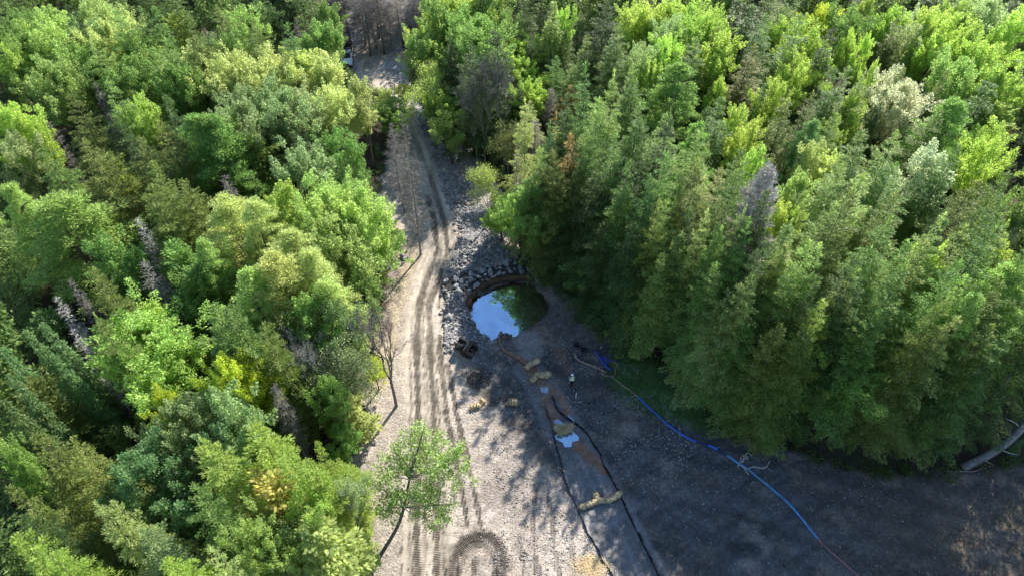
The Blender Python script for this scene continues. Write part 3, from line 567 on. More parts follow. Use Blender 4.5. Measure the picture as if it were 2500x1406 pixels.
# ------------------------------------------------------------ the trees: crown top in the photograph, crown width, kind, tone
HAND = """
34 27 130 b G;102 30 120 b L;164 14 100 h D;218 -5 120 b P;225 58 130 b S;249 61 150 b P;283 24 110 h L;341 18 110 h G;375 18 80 s G;423 35 70 c Y;460 40 100 h O;400 90 110 h L;331 90 150 b L;
495 92 90 b S;529 15 120 h O;580 20 110 b L;631 5 100 b D;614 48 130 h O;560 85 100 b G;700 55 110 h G;722 48 45 x n;768 60 110 b G;795 15 90 b G;478 118 190 b P;550 128 180 b P;607 160 170 b P;
700 140 200 b P;752 122 130 b P;790 142 90 b P;683 225 170 b S;580 250 160 b S;725 235 180 b S;800 215 150 b P;872 200 90 b P;935 232 70 b P;962 240 75 b L;948 262 80 b G;975 275 60 b L;51 85 140 b G;102 65 150 b L;10 108 100 b Y;164 105 150 b L;113 153 170 b L;
222 100 110 h L;317 147 150 b G;416 160 150 b G;229 201 55 x n;256 263 55 x n;263 198 110 h L;327 239 90 b Y;403 232 110 h D;478 268 210 p G;119 297 50 x n;10 262 130 b Y;51 290 110 b Y;170 232 200 h O;
205 341 160 h O;297 300 100 h D;392 297 120 h O;341 335 110 h O;505 273 190 p G;614 331 140 c O;560 280 80 c Y;744 362 150 b S;829 317 120 b G;27 334 110 b S;102 358 140 h G;369 396 150 h O;266 388 120 c O;
546 428 75 x n;120 470 330 p L;10 440 150 p L;370 452 170 h O;445 440 130 h O;334 532 75 x w;350 640 100 x n;228 656 110 h O;167 681 60 x n;135 727 60 x w;174 805 55 x w;425 610 150 c G;
355 750 170 c Y;228 763 110 h O;103 791 90 s K;60 806 80 s K;128 866 75 s K;4 852 100 s K;18 915 85 s K;313 799 360 b L;480 640 170 b G;266 600 130 b G;539 475 220 p P;612 478 160 p P;681 458 140 b Y;
809 457 170 b L;770 500 160 b L;848 500 200 b L;912 520 120 b L;805 545 210 b L;885 585 160 b L;925 560 90 b G;485 575 120 p L;700 555 200 p P;660 612 250 p P;752 600 190 p P;788 672 170 p P;592 640 160 p L;
468 655 120 c G;650 690 150 b G;750 730 160 b G;810 750 120 b K;520 745 190 h G;560 752 170 h G;645 790 130 h O;710 827 100 v w;755 815 120 v w;600 862 200 b C;540 885 130 b C;805 840 160 e S;870 680 120 b G;
664 930 75 x n;795 925 110 b G;845 975 100 c P;826 1050 100 b G;620 1038 190 h Y;493 1070 180 h Y;690 1090 140 h Y;774 1078 85 h Y;750 1122 130 h Y;826 1122 100 h Y;671 1185 210 c A;735 1200 150 b Y;
826 1210 110 h Y;608 1285 150 b L;509 1333 100 h P;668 1265 160 e L;766 1285 210 c P;860 1225 80 b K;877 1165 60 e S;382 958 90 b C;430 990 220 b S;560 1000 170 b S;83 1062 150 h O;173 1069 150 h O;
11 1101 100 b G;324 1130 210 b K;230 1224 130 h P;273 1222 100 h P;342 1288 150 h S;407 1364 180 h Y;36 1310 160 h Y;90 1332 130 h Y;18 1188 120 h O;54 1260 120 h D;72 932 130 c O;7 979 100 s D;470 1180 120 h G;
1043 48 100 b Y;1036 78 130 b L;1074 10 100 b G;1112 0 160 b Y;1165 5 150 b Y;1160 45 170 b G;1204 5 120 b G;1210 60 110 h D;1282 10 130 h D;1330 27 100 h O;1221 85 55 h P;1272 65 100 h G;1269 100 125 b Y;
1240 130 110 h D;1282 145 100 b Y;1300 90 90 h D;1150 110 120 h D;1100 90 110 h D;1296 200 95 b Y;1282 240 80 h P;1352 5 90 s L;1376 15 60 b Y;1414 38 110 h G;1383 75 80 h G;1359 137 135 h G;
1434 85 130 h L;1414 147 150 h L;1455 126 100 h G;1482 0 100 h D;1509 68 115 h G;1502 92 60 s D;1557 7 90 b Y;1591 10 130 b Y;1588 48 65 b Y;1636 3 115 b Y;1704 14 140 b Y;1694 38 140 b Y;1642 41 90 b S;1758 31 95 b Y;
1762 68 70 b P;1640 82 95 b Y;1564 106 80 b S;1595 116 70 b S;1755 99 125 b Y;1700 92 110 h G;1660 147 180 p G;1581 154 65 b Y;1547 157 80 h L;1547 195 150 h G;1803 0 110 s D;1837 14 125 s D;1844 106 130 h O;
1397 208 70 h B;1359 270 50 h B;1346 212 65 x g;1305 290 70 x n;1294 246 75 h P;1759 198 60 b Y;1390 265 110 h L;1462 239 120 h L;1393 328 100 h B;1352 368 100 h O;1468 300 125 h G;1567 290 120 h G;1629 280 130 h L;
1530 335 110 h G;1591 341 120 h L;1711 290 120 p G;1731 263 60 c K;1762 239 110 h G;1813 263 85 b Y;1830 297 80 b Y;1728 348 65 h L;1687 393 75 h L;1762 413 115 h P;1721 430 95 h P;1813 365 110 h G;1850 369 85 b Y;
1868 205 55 s K;1264 355 45 x n;1318 362 100 h L;1311 447 90 b K;1238 478 85 b L;1222 507 95 b Y;1273 500 120 b G;1870 34 110 h G;1928 20 100 b S;2007 27 95 b C;1980 44 115 b Y;
1918 51 75 b Y;1956 34 100 h G;2041 51 85 h D;2075 17 110 b G;2116 0 80 b Y;2174 27 90 b Y;2082 72 50 b Y;2120 92 50 b Y;2242 24 75 b W;2225 60 90 b S;2195 44 75 h O;2277 34 80 b Y;2321 24 110 b Y;2352 3 90 b Y;
2413 0 160 b S;2492 34 100 b Y;2277 89 100 b Y;2379 65 90 b Y;2396 96 110 b Y;2430 109 100 b Y;2355 150 140 b L;2020 126 65 b Y;1956 140 115 b Y;2041 167 90 h G;2072 164 110 h L;2140 154 45 b Y;2116 170 80 h L;2317 170 65 s O;
2208 167 60 s O;2205 202 165 b W;2165 218 50 s D;1898 198 90 b Y;1928 225 100 h O;1987 222 95 h O;2085 235 70 b Y;2044 273 70 h L;2089 287 55 c Y;1993 280 110 p K;2045 304 70 b Y;2345 235 180 p G;2430 184 140 h G;
2481 181 120 b Y;2447 256 100 c Y;2294 273 160 h O;2437 307 110 b Y;2430 341 120 b Y;1993 355 85 b P;2045 375 90 b P;2109 321 130 h L;2191 321 120 h L;2277 369 135 b W;2341 358 100 h G;1882 400 165 X w;1973 416 70 h L;
1960 430 90 b L;2056 404 140 h L;2111 423 160 h L;2189 400 140 h G;2045 498 125 h L;2127 510 65 s D;2189 470 120 h O;1927 588 90 h L;1978 588 140 h L;2424 482 50 c C;2389 440 130 h O;2315 521 90 p K;2130 603 110 h L;
2174 595 110 h L;2220 588 120 h L;2264 588 120 h P;2291 620 90 b Y;2361 549 130 h L;2440 580 130 b Y;2463 541 110 h L;2483 553 55 e W;2096 650 100 h L;2068 682 120 h P;2013 732 120 h Y;2076 732 100 h O;2361 670 130 h Y;
2490 635 210 p L;2193 682 140 h G;2400 700 130 p L;1978 799 130 h O;2342 772 120 h P;2310 795 130 h O;2154 760 130 h G;2424 791 150 h O;2450 500 125 h G;2488 470 110 b G;2462 420 100 h G;
1631 486 80 h L;1652 476 75 h L;1728 513 85 h P;1822 502 90 h L;1904 498 95 b Y;1936 521 65 b Y;1971 482 60 h L;1529 455 130 h G;1450 430 140 h D;
1412 405 120 h O;1549 545 140 h D;1666 564 120 h L;1619 619 100 h L;1764 553 100 h L;1900 612 110 h P;1924 590 130 h P;1842 666 100 h P;1807 693 120 h P;1771 732 120 h P;1748 756 90 h P;1728 799 100 h L;
1750 643 110 h G;1830 790 140 h G;1908 791 130 h O;1948 840 130 h O;1362 410 110 h O;
1400 500 120 h D;1480 540 120 h D;
"""
rngT = np.random.default_rng(7)
TREES = []      # (object, px, py, kind, tone, width)
def make_tree(kind, base, h, width, tone, rz=None, variant=None, lean=(0, 0)):
    lib = LIB['B' if kind == 'b' and width > 7.2 else kind]; v = lib[rngT.integers(len(lib)) if variant is None else variant]
    crown, trunk, H0, w0 = v[:4]; br = v[4] if len(v) > 4 else None
    nm = NAMES[kind][0]; root = empty(nm, base, rngT.random() * 6.283 if rz is None else rz)
    root.rotation_euler = (lean[0], lean[1], root.rotation_euler[2]); sx = width / w0 * 1.08
    root.scale = (sx, sx, h / H0)
    c = np.array(TONE[tone][0]); j = 1 + rngT.normal(0, .09); dead = tone in 'gnw'; c = np.clip(c * j * (1 + rngT.normal(0, .03, 3)), .01, .8) if dead else np.clip((c * (.82 if tone not in 'CBWA' else 1) + (np.array((.027, .031, .0065)) if tone not in 'CBWA' else 0)) * (1.9 if kind == 'h' else 2.3) * j * (1 + rngT.normal(0, .035, 3)), .01, .8)
    bc = c if tone in 'gnw' else np.array((.27, .24, .21)) * rngT.uniform(.8, 1.3)
    bc = bc * .95 if kind == 'X' else bc
    t = link(bpy.data.objects.new('trunk', trunk), root); t.color = (*bc, 1)
    if kind in 'xXl': b = link(bpy.data.objects.new('branches', crown), root); b.color = (*bc, 1)
    elif crown is not None: o = link(bpy.data.objects.new('crown', crown), root); o.color = (*c, 1)
    if br is not None: b = link(bpy.data.objects.new('branches', br), root); b.color = (*(bc if tone in 'gnw' else bc * 1.1), 1)
    return root
def sdist(x, y):
    d, _, _ = pdist([x], [y], CLEAR, True); return float(-d[0] if inpoly([x], [y], CLEAR)[0] else d[0])
def place_hand():
    bases = []
    for row in HAND.replace('\n', '').split(';'):
        if not row.strip(): continue
        a = row.split(); px, py, w, k, tn = float(a[0]), float(a[1]), float(a[2]), a[3], a[4]
        h = HGT[k] * rngT.uniform(.93, 1.07)
        if w < 80: h *= .9
        q = at(px, py, h)
        if -2 < q[0] < 11 and 72 < q[1] < 98: h *= .62
        while True:
            p = at(px, py, h); s = sdist(p[0], p[1])
            if s > .6 or h < 6: break
            h -= .5
        g = gs(p[0], p[1]); p = at(px, py, h + g); dep = proj(p[0], p[1], h)[2]
        width = w * dep / FPX * (1.75 if k == 'h' and w > 55 else 1.0)
        lim = {'s': .34, 'x': .32, 'h': .56}.get(k, .75); width = min(width, h * lim + 1)
        r = make_tree(k, (p[0], p[1], g - .1), h, width, tn); TREES.append((r, px, py, k, tn, w)); bases.append((p[0], p[1]))
    return bases
BASES = place_hand()
def road_tree(bx, by, ty, w, kind, tone, label, variant=None, tx=None, group=None):
    """a tree whose foot is seen on the ground; its height is what brings its top to row ty"""
    p = onp(bx, by); lo, hi = 1.0, 26.0
    for _ in range(30):
        m = (lo + hi) / 2
        if proj(p[0], p[1], p[2] + m)[1] > ty: lo = m
        else: hi = m
    h = lo; dep = proj(p[0], p[1], p[2] + h * .6)[2]; lean = (0, 0)
    if tx is not None:
        q = at(tx, ty, p[2] + h); lean = (0, math.atan2(q[0] - p[0], h))
    r = make_tree(kind, (p[0], p[1], p[2] - .05), h, w * dep / FPX, tone, variant=variant, lean=lean, rz=0 if tx is not None else None)
    tag(r, label, NAMES[kind][1], group); return r
road_tree(1027, 622, 275, 85, 'l', 'g', 'tallest bare larch on the left road edge, its shadow falling down-left', 0)
road_tree(988, 520, 300, 80, 'l', 'g', 'grey bare larch just behind the tallest one by the road', 1)
road_tree(968, 990, 735, 110, 'V', 'n', 'slim leafless tree rising from the gravel at the left road edge', 0)
road_tree(903, 900, 717, 95, 'v', 'n', 'brown bushy leafless tree beside the slim roadside trunk', 1)
road_tree(1062, 335, 165, 130, 'e', 'Y', 'yellow-green many-stemmed tree beside the upper stream bed', 1)
road_tree(1090, 370, 235, 80, 'b', 'Y', 'small golden-green tree hard against the many-stemmed yellow tree')
road_tree(1105, 400, 275, 90, 'b', 'L', 'low soft green tree at the foot of the yellow stream-side trees')
road_tree(1192, 545, 405, 100, 'e', 'Y', 'round yellow-green sapling alone on the right bank above the boulders', 0)
road_tree(1185, 400, 137, 110, 'v', 'g', 'tall grey leafless tree with fanned limbs right of the stream', 2)
road_tree(1225, 380, 150, 90, 'v', 'g', 'second grey leafless tree, right of the fanned one by the stream', 0)
road_tree(1165, 395, 230, 60, 'e', 'O', 'thin half-bare tree between the golden tree and the grey leafless pair', 2)
road_tree(1240, 440, 300, 70, 'e', 'O', 'thin reddish olive tree below the grey leafless pair', 2)
for i, (bx, by, ty, lb) in enumerate(((832, 122, -70, 'leftmost tall bare tree behind the white pickup'), (846, 118, -75, 'middle bare trunk right behind the white pickup'), (858, 112, -70, 'right bare trunk behind the white pickup'),
                                      (905, 138, -80, 'bare grey tree casting shadow bars beside the pickup'), (938, 132, -80, 'twin of the tall bare trees at the centre of the upper road'), (985, 118, -70, 'tall bare tree on the right edge of the upper road'),
                                      (925, 95, -110, 'bare tree far up the road behind the shadow bars'), (1005, 60, -110, 'farthest bare tree at the top right of the road'), (880, 60, -120, 'farthest bare tree at the top left of the road'))):
    road_tree(bx, by, ty, 90, 'l', 'g', lb, i % 2)
for i, (bx, by, ty, w, lb) in enumerate(((893, 110, -60, 80, 'slim bare tree between the pickup and the shadow bars'), (918, 118, -50, 70, 'thin bare tree left of the shadow-casting pair'), (955, 112, -60, 85, 'bare tree in the middle of the upper road right of the pair'), (970, 85, -100, 80, 'bare tree up the road behind the right edge one'),
                                        (900, 60, -110, 90, 'pale bare tree high on the left of the upper road'), (945, 55, -115, 90, 'pale bare tree high in the centre of the upper road'), (1020, 95, -40, 70, 'bare tree at the woods edge above the small grey bush'), (1030, 40, -110, 80, 'bare tree at the top right corner of the road opening'))):
    road_tree(bx, by, ty, w, 'l', 'w', lb, i % 2)
road_tree(1000, 215, 115, 60, 'v', 'g', 'low grey leafless bush right of the upper road', 1)
road_tree(992, 262, 205, 46, 'b', 'C', 'tiny golden bush at the narrow of the upper road')
road_tree(925, 950, 880, 60, 'b', 'C', 'golden shrub at the left gravel edge beside the slim trunk')
road_tree(895, 1330, 1150, 70, 'e', 'S', 'straggling grey-green shrub on the left gravel edge near the bottom', 2)
road_tree(955, 620, 480, 80, 'e', 'S', 'sparse grey-leaved tree overhanging the dark rocks left of the road', 0)
road_tree(1588, 800, 712, 30, 'v', 'g', 'bare snag trunk standing in the dark edge of the right woods', 2)
# tall conifers rooted just inside the right rim, crowns reaching the ground
def rim_trees():
    E = W2([(1372, 655), (1400, 690), (1440, 730), (1478, 778), (1512, 812), (1556, 850), (1610, 868), (1660, 905), (1716, 925), (1752, 968), (1800, 1005), (1856, 1050), (1935, 1072), (2010, 1105), (2080, 1118), (2160, 1135), (2240, 1140), (2330, 1150), (2420, 1050), (2500, 1010)])
    tn = 'DGDGDODGGDGDDGODGDOG'; rng = np.random.default_rng(77); N_ = ['boulders', 'pond', 'pond outlet', 'pump', 'tree stump', 'blue heap', 'grass', 'grass', 'grass', 'blue hose', 'blue hose', 'bent branch', 'dark slope', 'dark slope', 'dark slope', 'dark slope', 'leaning grey trunk', 'leaning grey trunk', 'leaning grey trunk', 'leaning grey trunk']
    Od = ['first', 'second', 'third', 'fourth', 'fifth', 'sixth', 'seventh', 'eighth', 'ninth', 'tenth', 'eleventh', 'twelfth', 'thirteenth', 'fourteenth', 'fifteenth', 'sixteenth', 'seventeenth', 'eighteenth', 'nineteenth', 'twentieth']
    for i, (x, y) in enumerate(E):
        s0 = sdist(x, y); x2, y2 = x + .5 + rng.normal(0, .3), y + 2.0 + rng.random() * .8
        k = 'b' if i in (13, 15) else 'h'; h = rng.uniform(18, 20.5) - (3 if i < 1 else 0) if k == 'h' else 11
        r = make_tree(k, (x2, y2, gs(x2, y2) - .1), h, rng.uniform(5.8, 7.2), tn[i]); BASES.append((x2, y2))
        tag(r, '%s %s %s from the pond on the right rim, by the %s' % (Od[i], TONE[tn[i]][1], 'conifer' if k == 'h' else 'leafy tree', N_[i]), NAMES[k][1], 'tall trees along the right rim')
rim_trees()
def second_row():
    E = W2([(1330, 610), (1365, 590), (1420, 640), (1465, 690), (1510, 740), (1560, 775), (1620, 800), (1690, 840), (1750, 885), (1800, 930), (1860, 975), (1930, 1010), (2020, 1035), (2110, 1050), (2210, 1065), (2320, 1070)]); rng = np.random.default_rng(78)
    lm = ['boulder arc', 'boulder arc', 'pond', 'pond', 'tree stump', 'blue heap', 'grass', 'grass', 'grass', 'blue hose', 'blue hose', 'bent branch', 'dark slope', 'dark slope', 'leaning trunk', 'leaning trunk']; Od = ['first', 'second', 'third', 'fourth', 'fifth', 'sixth', 'seventh', 'eighth', 'ninth', 'tenth', 'eleventh', 'twelfth', '13th', '14th', '15th', '16th']
    for i, (x, y) in enumerate(E):
        y += 2.0; t = 'GDLGDGOGDGLDGGOG'[i]; r = make_tree('h', (x, y, gs(x, y) - .1), rng.uniform(17.5, 20.5) * (.9 if i < 1 else 1), rng.uniform(7, 8.6) * (.85 if i < 2 else 1), t); BASES.append((x, y))
        tag(r, '%s %s conifer of the second row behind the right rim, near the %s' % (Od[i], TONE[t][1], lm[i]), NAMES['h'][1], 'second row of trees behind the right rim')
second_row()
def third_row():
    E = W2([(1400, 560), (1455, 600), (1510, 650), (1565, 695), (1625, 725), (1690, 765), (1760, 810), (1830, 860), (1905, 905), (1990, 940), (2080, 960), (2180, 985), (2270, 1000), (2360, 985), (2450, 950), (2550, 930), (2640, 900)]); rng = np.random.default_rng(79)
    lm = ['boulder arc', 'pond', 'tree stump', 'tree stump', 'blue heap', 'grass', 'grass', 'blue hose', 'blue hose', 'bent branch', 'dark slope', 'dark slope', 'leaning trunk', 'leaning trunk', 'leaning trunk', 'right edge', 'right edge']; Od = ['first', 'second', 'third', 'fourth', 'fifth', 'sixth', 'seventh', 'eighth', 'ninth', 'tenth', 'eleventh', 'twelfth', '13th', '14th', '15th', '16th', '17th']
    for i, (x, y) in enumerate(E):
        y += 2.0; t = 'GLGDLGGLOGLGGDGDG'[i]; r = make_tree('h', (x, y, gs(x, y) - .1), rng.uniform(19, 21.5) * (.72 if i in (5, 6, 7) else 1), rng.uniform(7.5, 8.8), t); BASES.append((x, y))
        tag(r, '%s %s conifer of the third row behind the right rim, near the %s' % (Od[i], TONE[t][1], lm[i]), NAMES['h'][1], 'third row of trees behind the right rim')
third_row()
road_tree(1268, 628, 478, 120, 'b', 'L', 'light green broadleaf tree overhanging the boulders from the right')
road_tree(1300, 645, 455, 110, 'b', 'G', 'mid green leafy tree behind the one that overhangs the boulders')
# light leafy tree leaning out over the road at the bottom
def leaning_tree():
    b = onp(893, 1440); top = at(1035, 1045, 11.5); mid = at(975, 1275, 5.6); q = at(1000, 1170, 8.4)
    r = empty('leaning_tree', b); tag(r, 'light green young tree leaning over the road at the bottom edge', 'leaning tree')
    L_ = lambda p: tuple(np.array(p) - b); mb = MB(); mb.tube(catmull([(0, 0, -.3), L_(at(915, 1380, 1.9)), L_(mid), L_(q), L_(top)], 5), list(np.linspace(.23, .05, 21)), 7)
    rng = np.random.default_rng(5); T = []; fm = MB()
    ends = [(930, 1130, 8), (960, 1090, 9), (1000, 1060, 10), (1040, 1040, 11), (1070, 1075, 10), (1100, 1110, 9.5), (1140, 1120, 9), (1130, 1080, 10), (1090, 1160, 8.5), (1000, 1130, 9), (1060, 1130, 10), (930, 1180, 7), (950, 1220, 6.5),
            (1080, 1210, 7), (1100, 1230, 7), (1020, 1200, 8), (1050, 1100, 8), (980, 1170, 9), (1060, 1270, 6), (930, 1250, 6), (1115, 1190, 8)]
    for e in ends:
        p = np.array(L_(at(*e))); s = np.array(L_(mid)) * (1 - .35) + np.array(L_(q)) * .35 if e[1] > 1150 else np.array(L_(q)); m_ = s * .5 + p * .5 + rng.normal(0, .25, 3)
        fm.tube(catmull([s, m_, p], 3), list(np.linspace(.05, .015, 7)), 4, False)
        for k in range(9):
            c = s + (p - s) * rng.uniform(.45, 1.1) + rng.normal(0, .55, 3) * (1, 1, .6); fm.tube([s + (p - s) * .6, c], [.014, .006], 3, False); T.append(c)
    T = np.array(T); idx = np.repeat(np.arange(len(T)), 48); n = len(idx); P = T[idx] + rng.normal(0, .24, (n, 3)); s = rng.uniform(.12, .25, n)
    mb.build('trunk', M_BARK, r, True); br = fm.build('branches', M_TWIG, r); br.color = (.25, .2, .16, 1)
    c = link(bpy.data.objects.new('crown', blades('crown', P, rng.normal(0, 1, (n, 3)), rng.normal(0, .6, (n, 3)) + np.array([0, 0, 1]), s, s / 1.3, M_LEAF)), r); c.color = (.36, .48, .15, 1)
leaning_tree()
# leaning grey trunk at the right edge
def leaning_trunk():
    b = onp(2350, 1140); r = empty('fallen_tree', b); tag(r, 'thick grey trunk leaning over at the right edge of the dark gravel', 'fallen tree')
    P = [(0, 0, -.2)] + [tuple(at(x, y, z) - b) for x, y, z in ((2420, 1105, 1.0), (2475, 1065, 2.2), (2530, 1000, 4.0), (2600, 900, 6.5), (2680, 780, 9))]
    mb = MB().tube(catmull(P, 4), list(np.linspace(.42, .2, 21)), 9); mb.build('trunk', mat('grey_bark', (.20, .185, .17), .9, .15, .4, 5, .03, 12), r, True)
    f = MB(); rng = np.random.default_rng(3)
    for a, c in (((2440, 1090, 1.4), (2470, 1035, 3)), ((2470, 1065, 2.2), (2500, 1020, 2.2)), ((2400, 1110, .9), (2425, 1135, .5)), ((2490, 1045, 2.6), (2455, 1020, 4)), ((2440, 1095, 1.3), (2490, 1110, .8))):
        s, e = at(*a) - b, at(*c) - b; f.tube([s, (s + e) / 2 + rng.normal(0, .1, 3), e], [.07, .05, .02], 5)
    o = f.build('branches', M_TWIG, r); o.color = (.3, .28, .26, 1)
leaning_trunk()

# labels for the placed trees, from what stands near them in the photograph
MARKS = [('the white pickup', 845, 148), ('the pond', 1235, 755), ('the boulder arc', 1200, 670), ('the grey dead conifer', 1882, 470), ('the whitish round tree', 2205, 250), ('the orange-brown conifer', 1397, 250),
         ('the round golden tree', 600, 900), ('the large left maple', 313, 880), ('the tallest roadside larch', 1005, 450), ('the fanned grey tree', 1170, 240), ('the whitish ragged tree', 2277, 430),
         ('the blue hose', 1700, 1080), ('the leaning grey trunk', 2420, 1090), ('the orange-tipped conifer', 671, 1240), ('the spreading left pine', 120, 540), ('the top left corner', 30, 10), ('the top right corner', 2470, 10),
         ('the bottom left corner', 30, 1390), ('the twiggy grey tree', 755, 880), ('the pale pine stand', 640, 560), ('the pale olive grove', 700, 180), ('the person', 1395, 930), ('the top edge centre', 1450, 10)]
SPECIAL = {(2205, 202): 'round-crowned tree with whitish silver leaves in the upper right woods', (1882, 405): 'broad grey dead conifer standing out in the right woods', (1397, 208): 'orange-brown conifer at the left front of the right woods',
           (600, 862): 'round golden-yellow tree low in the left woods', (313, 799): 'large light green maple with glossy leaves at lower left', (2277, 369): 'ragged tree with whitish leaves standing alone in the right woods',
           (671, 1185): 'orange-tipped conifer near the bottom left of the road', (120, 470): 'big spreading light green pine at the left edge', (382, 958): 'small golden-yellow tree right of the large light green maple',
           (805, 840): 'sage grey sparse tree with pale twigs left of the road', (546, 428): 'brownish dead spruce top behind the pale pine stand', (334, 532): 'whitish dead spruce leaning in the left woods'}
def label_trees():
    dirs = ['right of', 'above and right of', 'above', 'above and left of', 'left of', 'below and left of', 'below', 'below and right of']; rows = {}
    for r, px, py, k, tn, w in TREES:
        if (px, py) in SPECIAL: tag(r, SPECIAL[(px, py)], NAMES[k][1]); continue
        nm, mx, my = min(MARKS, key=lambda m: math.hypot(m[1] - px, m[2] - py) if math.hypot(m[1] - px, m[2] - py) > 35 else 1e9); d = math.hypot(mx - px, my - py)
        dr = dirs[int(((math.atan2(my - py, px - mx) + math.pi / 8) % (2 * math.pi)) // (math.pi / 4))]
        far = 'close ' if d < 110 else ('well ' if d > 230 else ''); size = {True: 'small ', False: ''}[w < 75] or ('wide ' if w > 165 else '')
        rows.setdefault('%s%s %s %s%s %s' % (size, TONE[tn][1], NAMES[k][2], far, dr, nm), []).append((px, r, k))
    for t, L_ in rows.items():
        L_.sort(key=lambda a: a[0])
        for i, (px, r, k) in enumerate(L_):
            n = len(L_); pre = '' if n == 1 else ((('left of two: ', 'right of two: ')[i]) if n == 2 else ('leftmost of %d: ' % n if i == 0 else 'rightmost of %d: ' % n if i == n - 1 else '%s from left: ' % ['', 'second', 'third', 'fourth', 'fifth', 'sixth', 'seventh'][min(i, 6)]))
            tag(r, (pre + t), NAMES[k][1])
    for r, px, py, k, tn, w in TREES: r['group'] = {'h': 'feathery conifers of the woods', 's': 'spruces of the woods', 'c': 'upturned conifers of the woods', 'b': 'broadleaf trees of the woods', 'p': 'pines of the woods'}.get(k, 'dead and bare trees of the woods')
label_trees()

# ------------------------------------------------------------ understory and the woods beyond the frame: uncountable masses
def mass(name, label, spots, mats_cols, seed, big=False):
    rng = np.random.default_rng(seed); Vs = []
    src = {k: [np.array([v.co[:] for v in LIB[k][i][0].vertices]).reshape(-1, 4, 3) for i in range(2)] for k in ('h', 'b')}
    for (x, y, h) in spots:
        k = 'h' if rng.random() < .6 else 'b'; A = src[k][rng.integers(2)]; H0 = LIB[k][0][2]; n = len(A); frac = .16 if not big else .22
        B = A[rng.random(n) < frac]; c = B.mean(1, keepdims=True); B = c + (B - c) * (1.9 if k == 'h' else 1.9); f = h / H0; fx = f * (1.25 if h < 8 else 1.0)
        a = rng.random() * 6.28; ca, sa = math.cos(a), math.sin(a); M = np.array(((ca * fx, -sa * fx, 0), (sa * fx, ca * fx, 0), (0, 0, f)))
        Vs.append((B @ M.T + np.array((x, y, gs(x, y)))).reshape(-1, 3))
    V = np.concatenate(Vs); o = link(bpy.data.objects.new(name, np_mesh(name, V, np.arange(len(V), dtype=np.int32).reshape(-1, 4), M_NEEDLE))); o.color = (*[1.9 * q for q in mats_cols], 1)
    return tag(o, label, name.replace('_', ' '), kind='stuff')
def scatter():
    rng = np.random.default_rng(99); B = np.array(BASES); us, fs = [], []
    for _ in range(9000):
        y = rng.uniform(14, 175); x = rng.uniform(-1, 1) * (46 + y * .95); s = sdist(x, y)
        if s < 1.0: continue
        h = rng.uniform(2.0, 7.5); px, py, _d = proj(x, y, h); seen = -150 < px < 2650 and -60 < py < 1600
        db = np.hypot(B[:, 0] - x, B[:, 1] - y).min()
        if seen and db > 1.3 and y < 150:
            if s < 3: h = min(h, 2.5)
            if all((x - q[0]) ** 2 + (y - q[1]) ** 2 > 5.5 for q in us[-400:]) and len(us) < 900: us.append((x, y, h))
        H = 15; px, py, _d = proj(x, y, H)
        out = px < -60 or px > 2560 or py < -25 or py > 1470
        if out and s > 2.5 and db > 3.4 and -420 < px < 3100 and py > -330 and py < 2100 and all((x - q[0]) ** 2 + (y - q[1]) ** 2 > 17 for q in fs) and len(fs) < 330: fs.append((x, y, rng.uniform(13, 18)))
    return us, fs
US, FS = scatter()
mass('undergrowth', 'dim green young growth filling the gaps under the trees', US, (.085, .13, .042), 1)
mass('surrounding_woods', 'green woods carrying on beyond the placed trees', FS, (.085, .125, .035), 2, True)
print('LONG', [o['label'] for o in bpy.data.objects if 'label' in o and len(o['label'].split()) > 16])
print('trees', len(TREES), 'understory', len(US), 'beyond', len(FS))

# ------------------------------------------------------------ rocks
M_ROCK = mat('boulder_rock', (.235, .228, .228), .8, .3, .45, 3, .03, 9)
def rock_mesh(seed, n=16):
    rng = np.random.default_rng(seed); bm = bmesh.new()
    for p in norm(rng.normal(0, 1, (n, 3))) * rng.uniform(.8, 1.05, (n, 1)) * (.5, .42, .3): bm.verts.new(p)
    bmesh.ops.convex_hull(bm, input=bm.verts[:]); bmesh.ops.bevel(bm, geom=bm.edges[:], offset=.025, segments=1, affect='EDGES', clamp_overlap=True)
    me = bpy.data.meshes.new('boulder'); bm.to_mesh(me); bm.free(); me.materials.append(M_ROCK); return me
ROCKS = [rock_mesh(s, 9 + s % 5) for s in range(300, 310)]
BL = """740 680 60;820 665 45;870 668 35;900 660 35;780 745 60;560 745 40;600 755 36;655 750 50;700 765 52;740 735 34;825 712 46;868 720 40;842 755 58;900 690 40;945 690 66;1010 690 50;1040 720 40;900 728 34;930 762 42;895 762 40;
980 748 60;1050 752 50;1090 730 40;1120 745 36;1150 765 50;1180 775 30;522 810 48;590 798 50;635 815 50;700 800 42;762 785 52;720 808 40;680 830 38;800 830 28;602 850 50;652 855 54;690 880 34;740 845 60;620 890 70;580 878 24;
520 872 42;640 935 36;545 980 46;492 1030 24;550 1060 58;575 1140 44;515 850 22;840 690 30;770 715 34;690 728 30;610 778 26;560 775 22;672 790 26;730 770 24;800 770 30;870 780 34;820 800 26;1000 725 26;960 722 24;
232 640 44;262 600 28;246 660 42;192 668 30;235 690 30;272 650 28;205 690 24;140 450 34;120 490 30;150 520 28;110 430 24;630 905 30;560 880 20;500 905 20"""
rngR = np.random.default_rng(4); BO = []
for i, row in enumerate(BL.replace('\n', '').split(';')):
    x, y, w = [float(q) for q in row.split()]; px, py = 900 + x / 2.812, 400 + y / 2.812; p = onp(px, py); dep = proj(*p)[2]; W_ = w / 2.812 * dep / FPX
    o = link(bpy.data.objects.new('boulder', ROCKS[i % 10])); o.location = (p[0], p[1], p[2] + W_ * .28)
    o.scale = (W_ * 1.4, W_ * rngR.uniform(1.1, 1.6), W_ * rngR.uniform(1.1, 1.7)); o.rotation_euler = (rngR.normal(0, .3), rngR.normal(0, .3), rngR.random() * 6.28)
    BO.append((o, px, py, w))
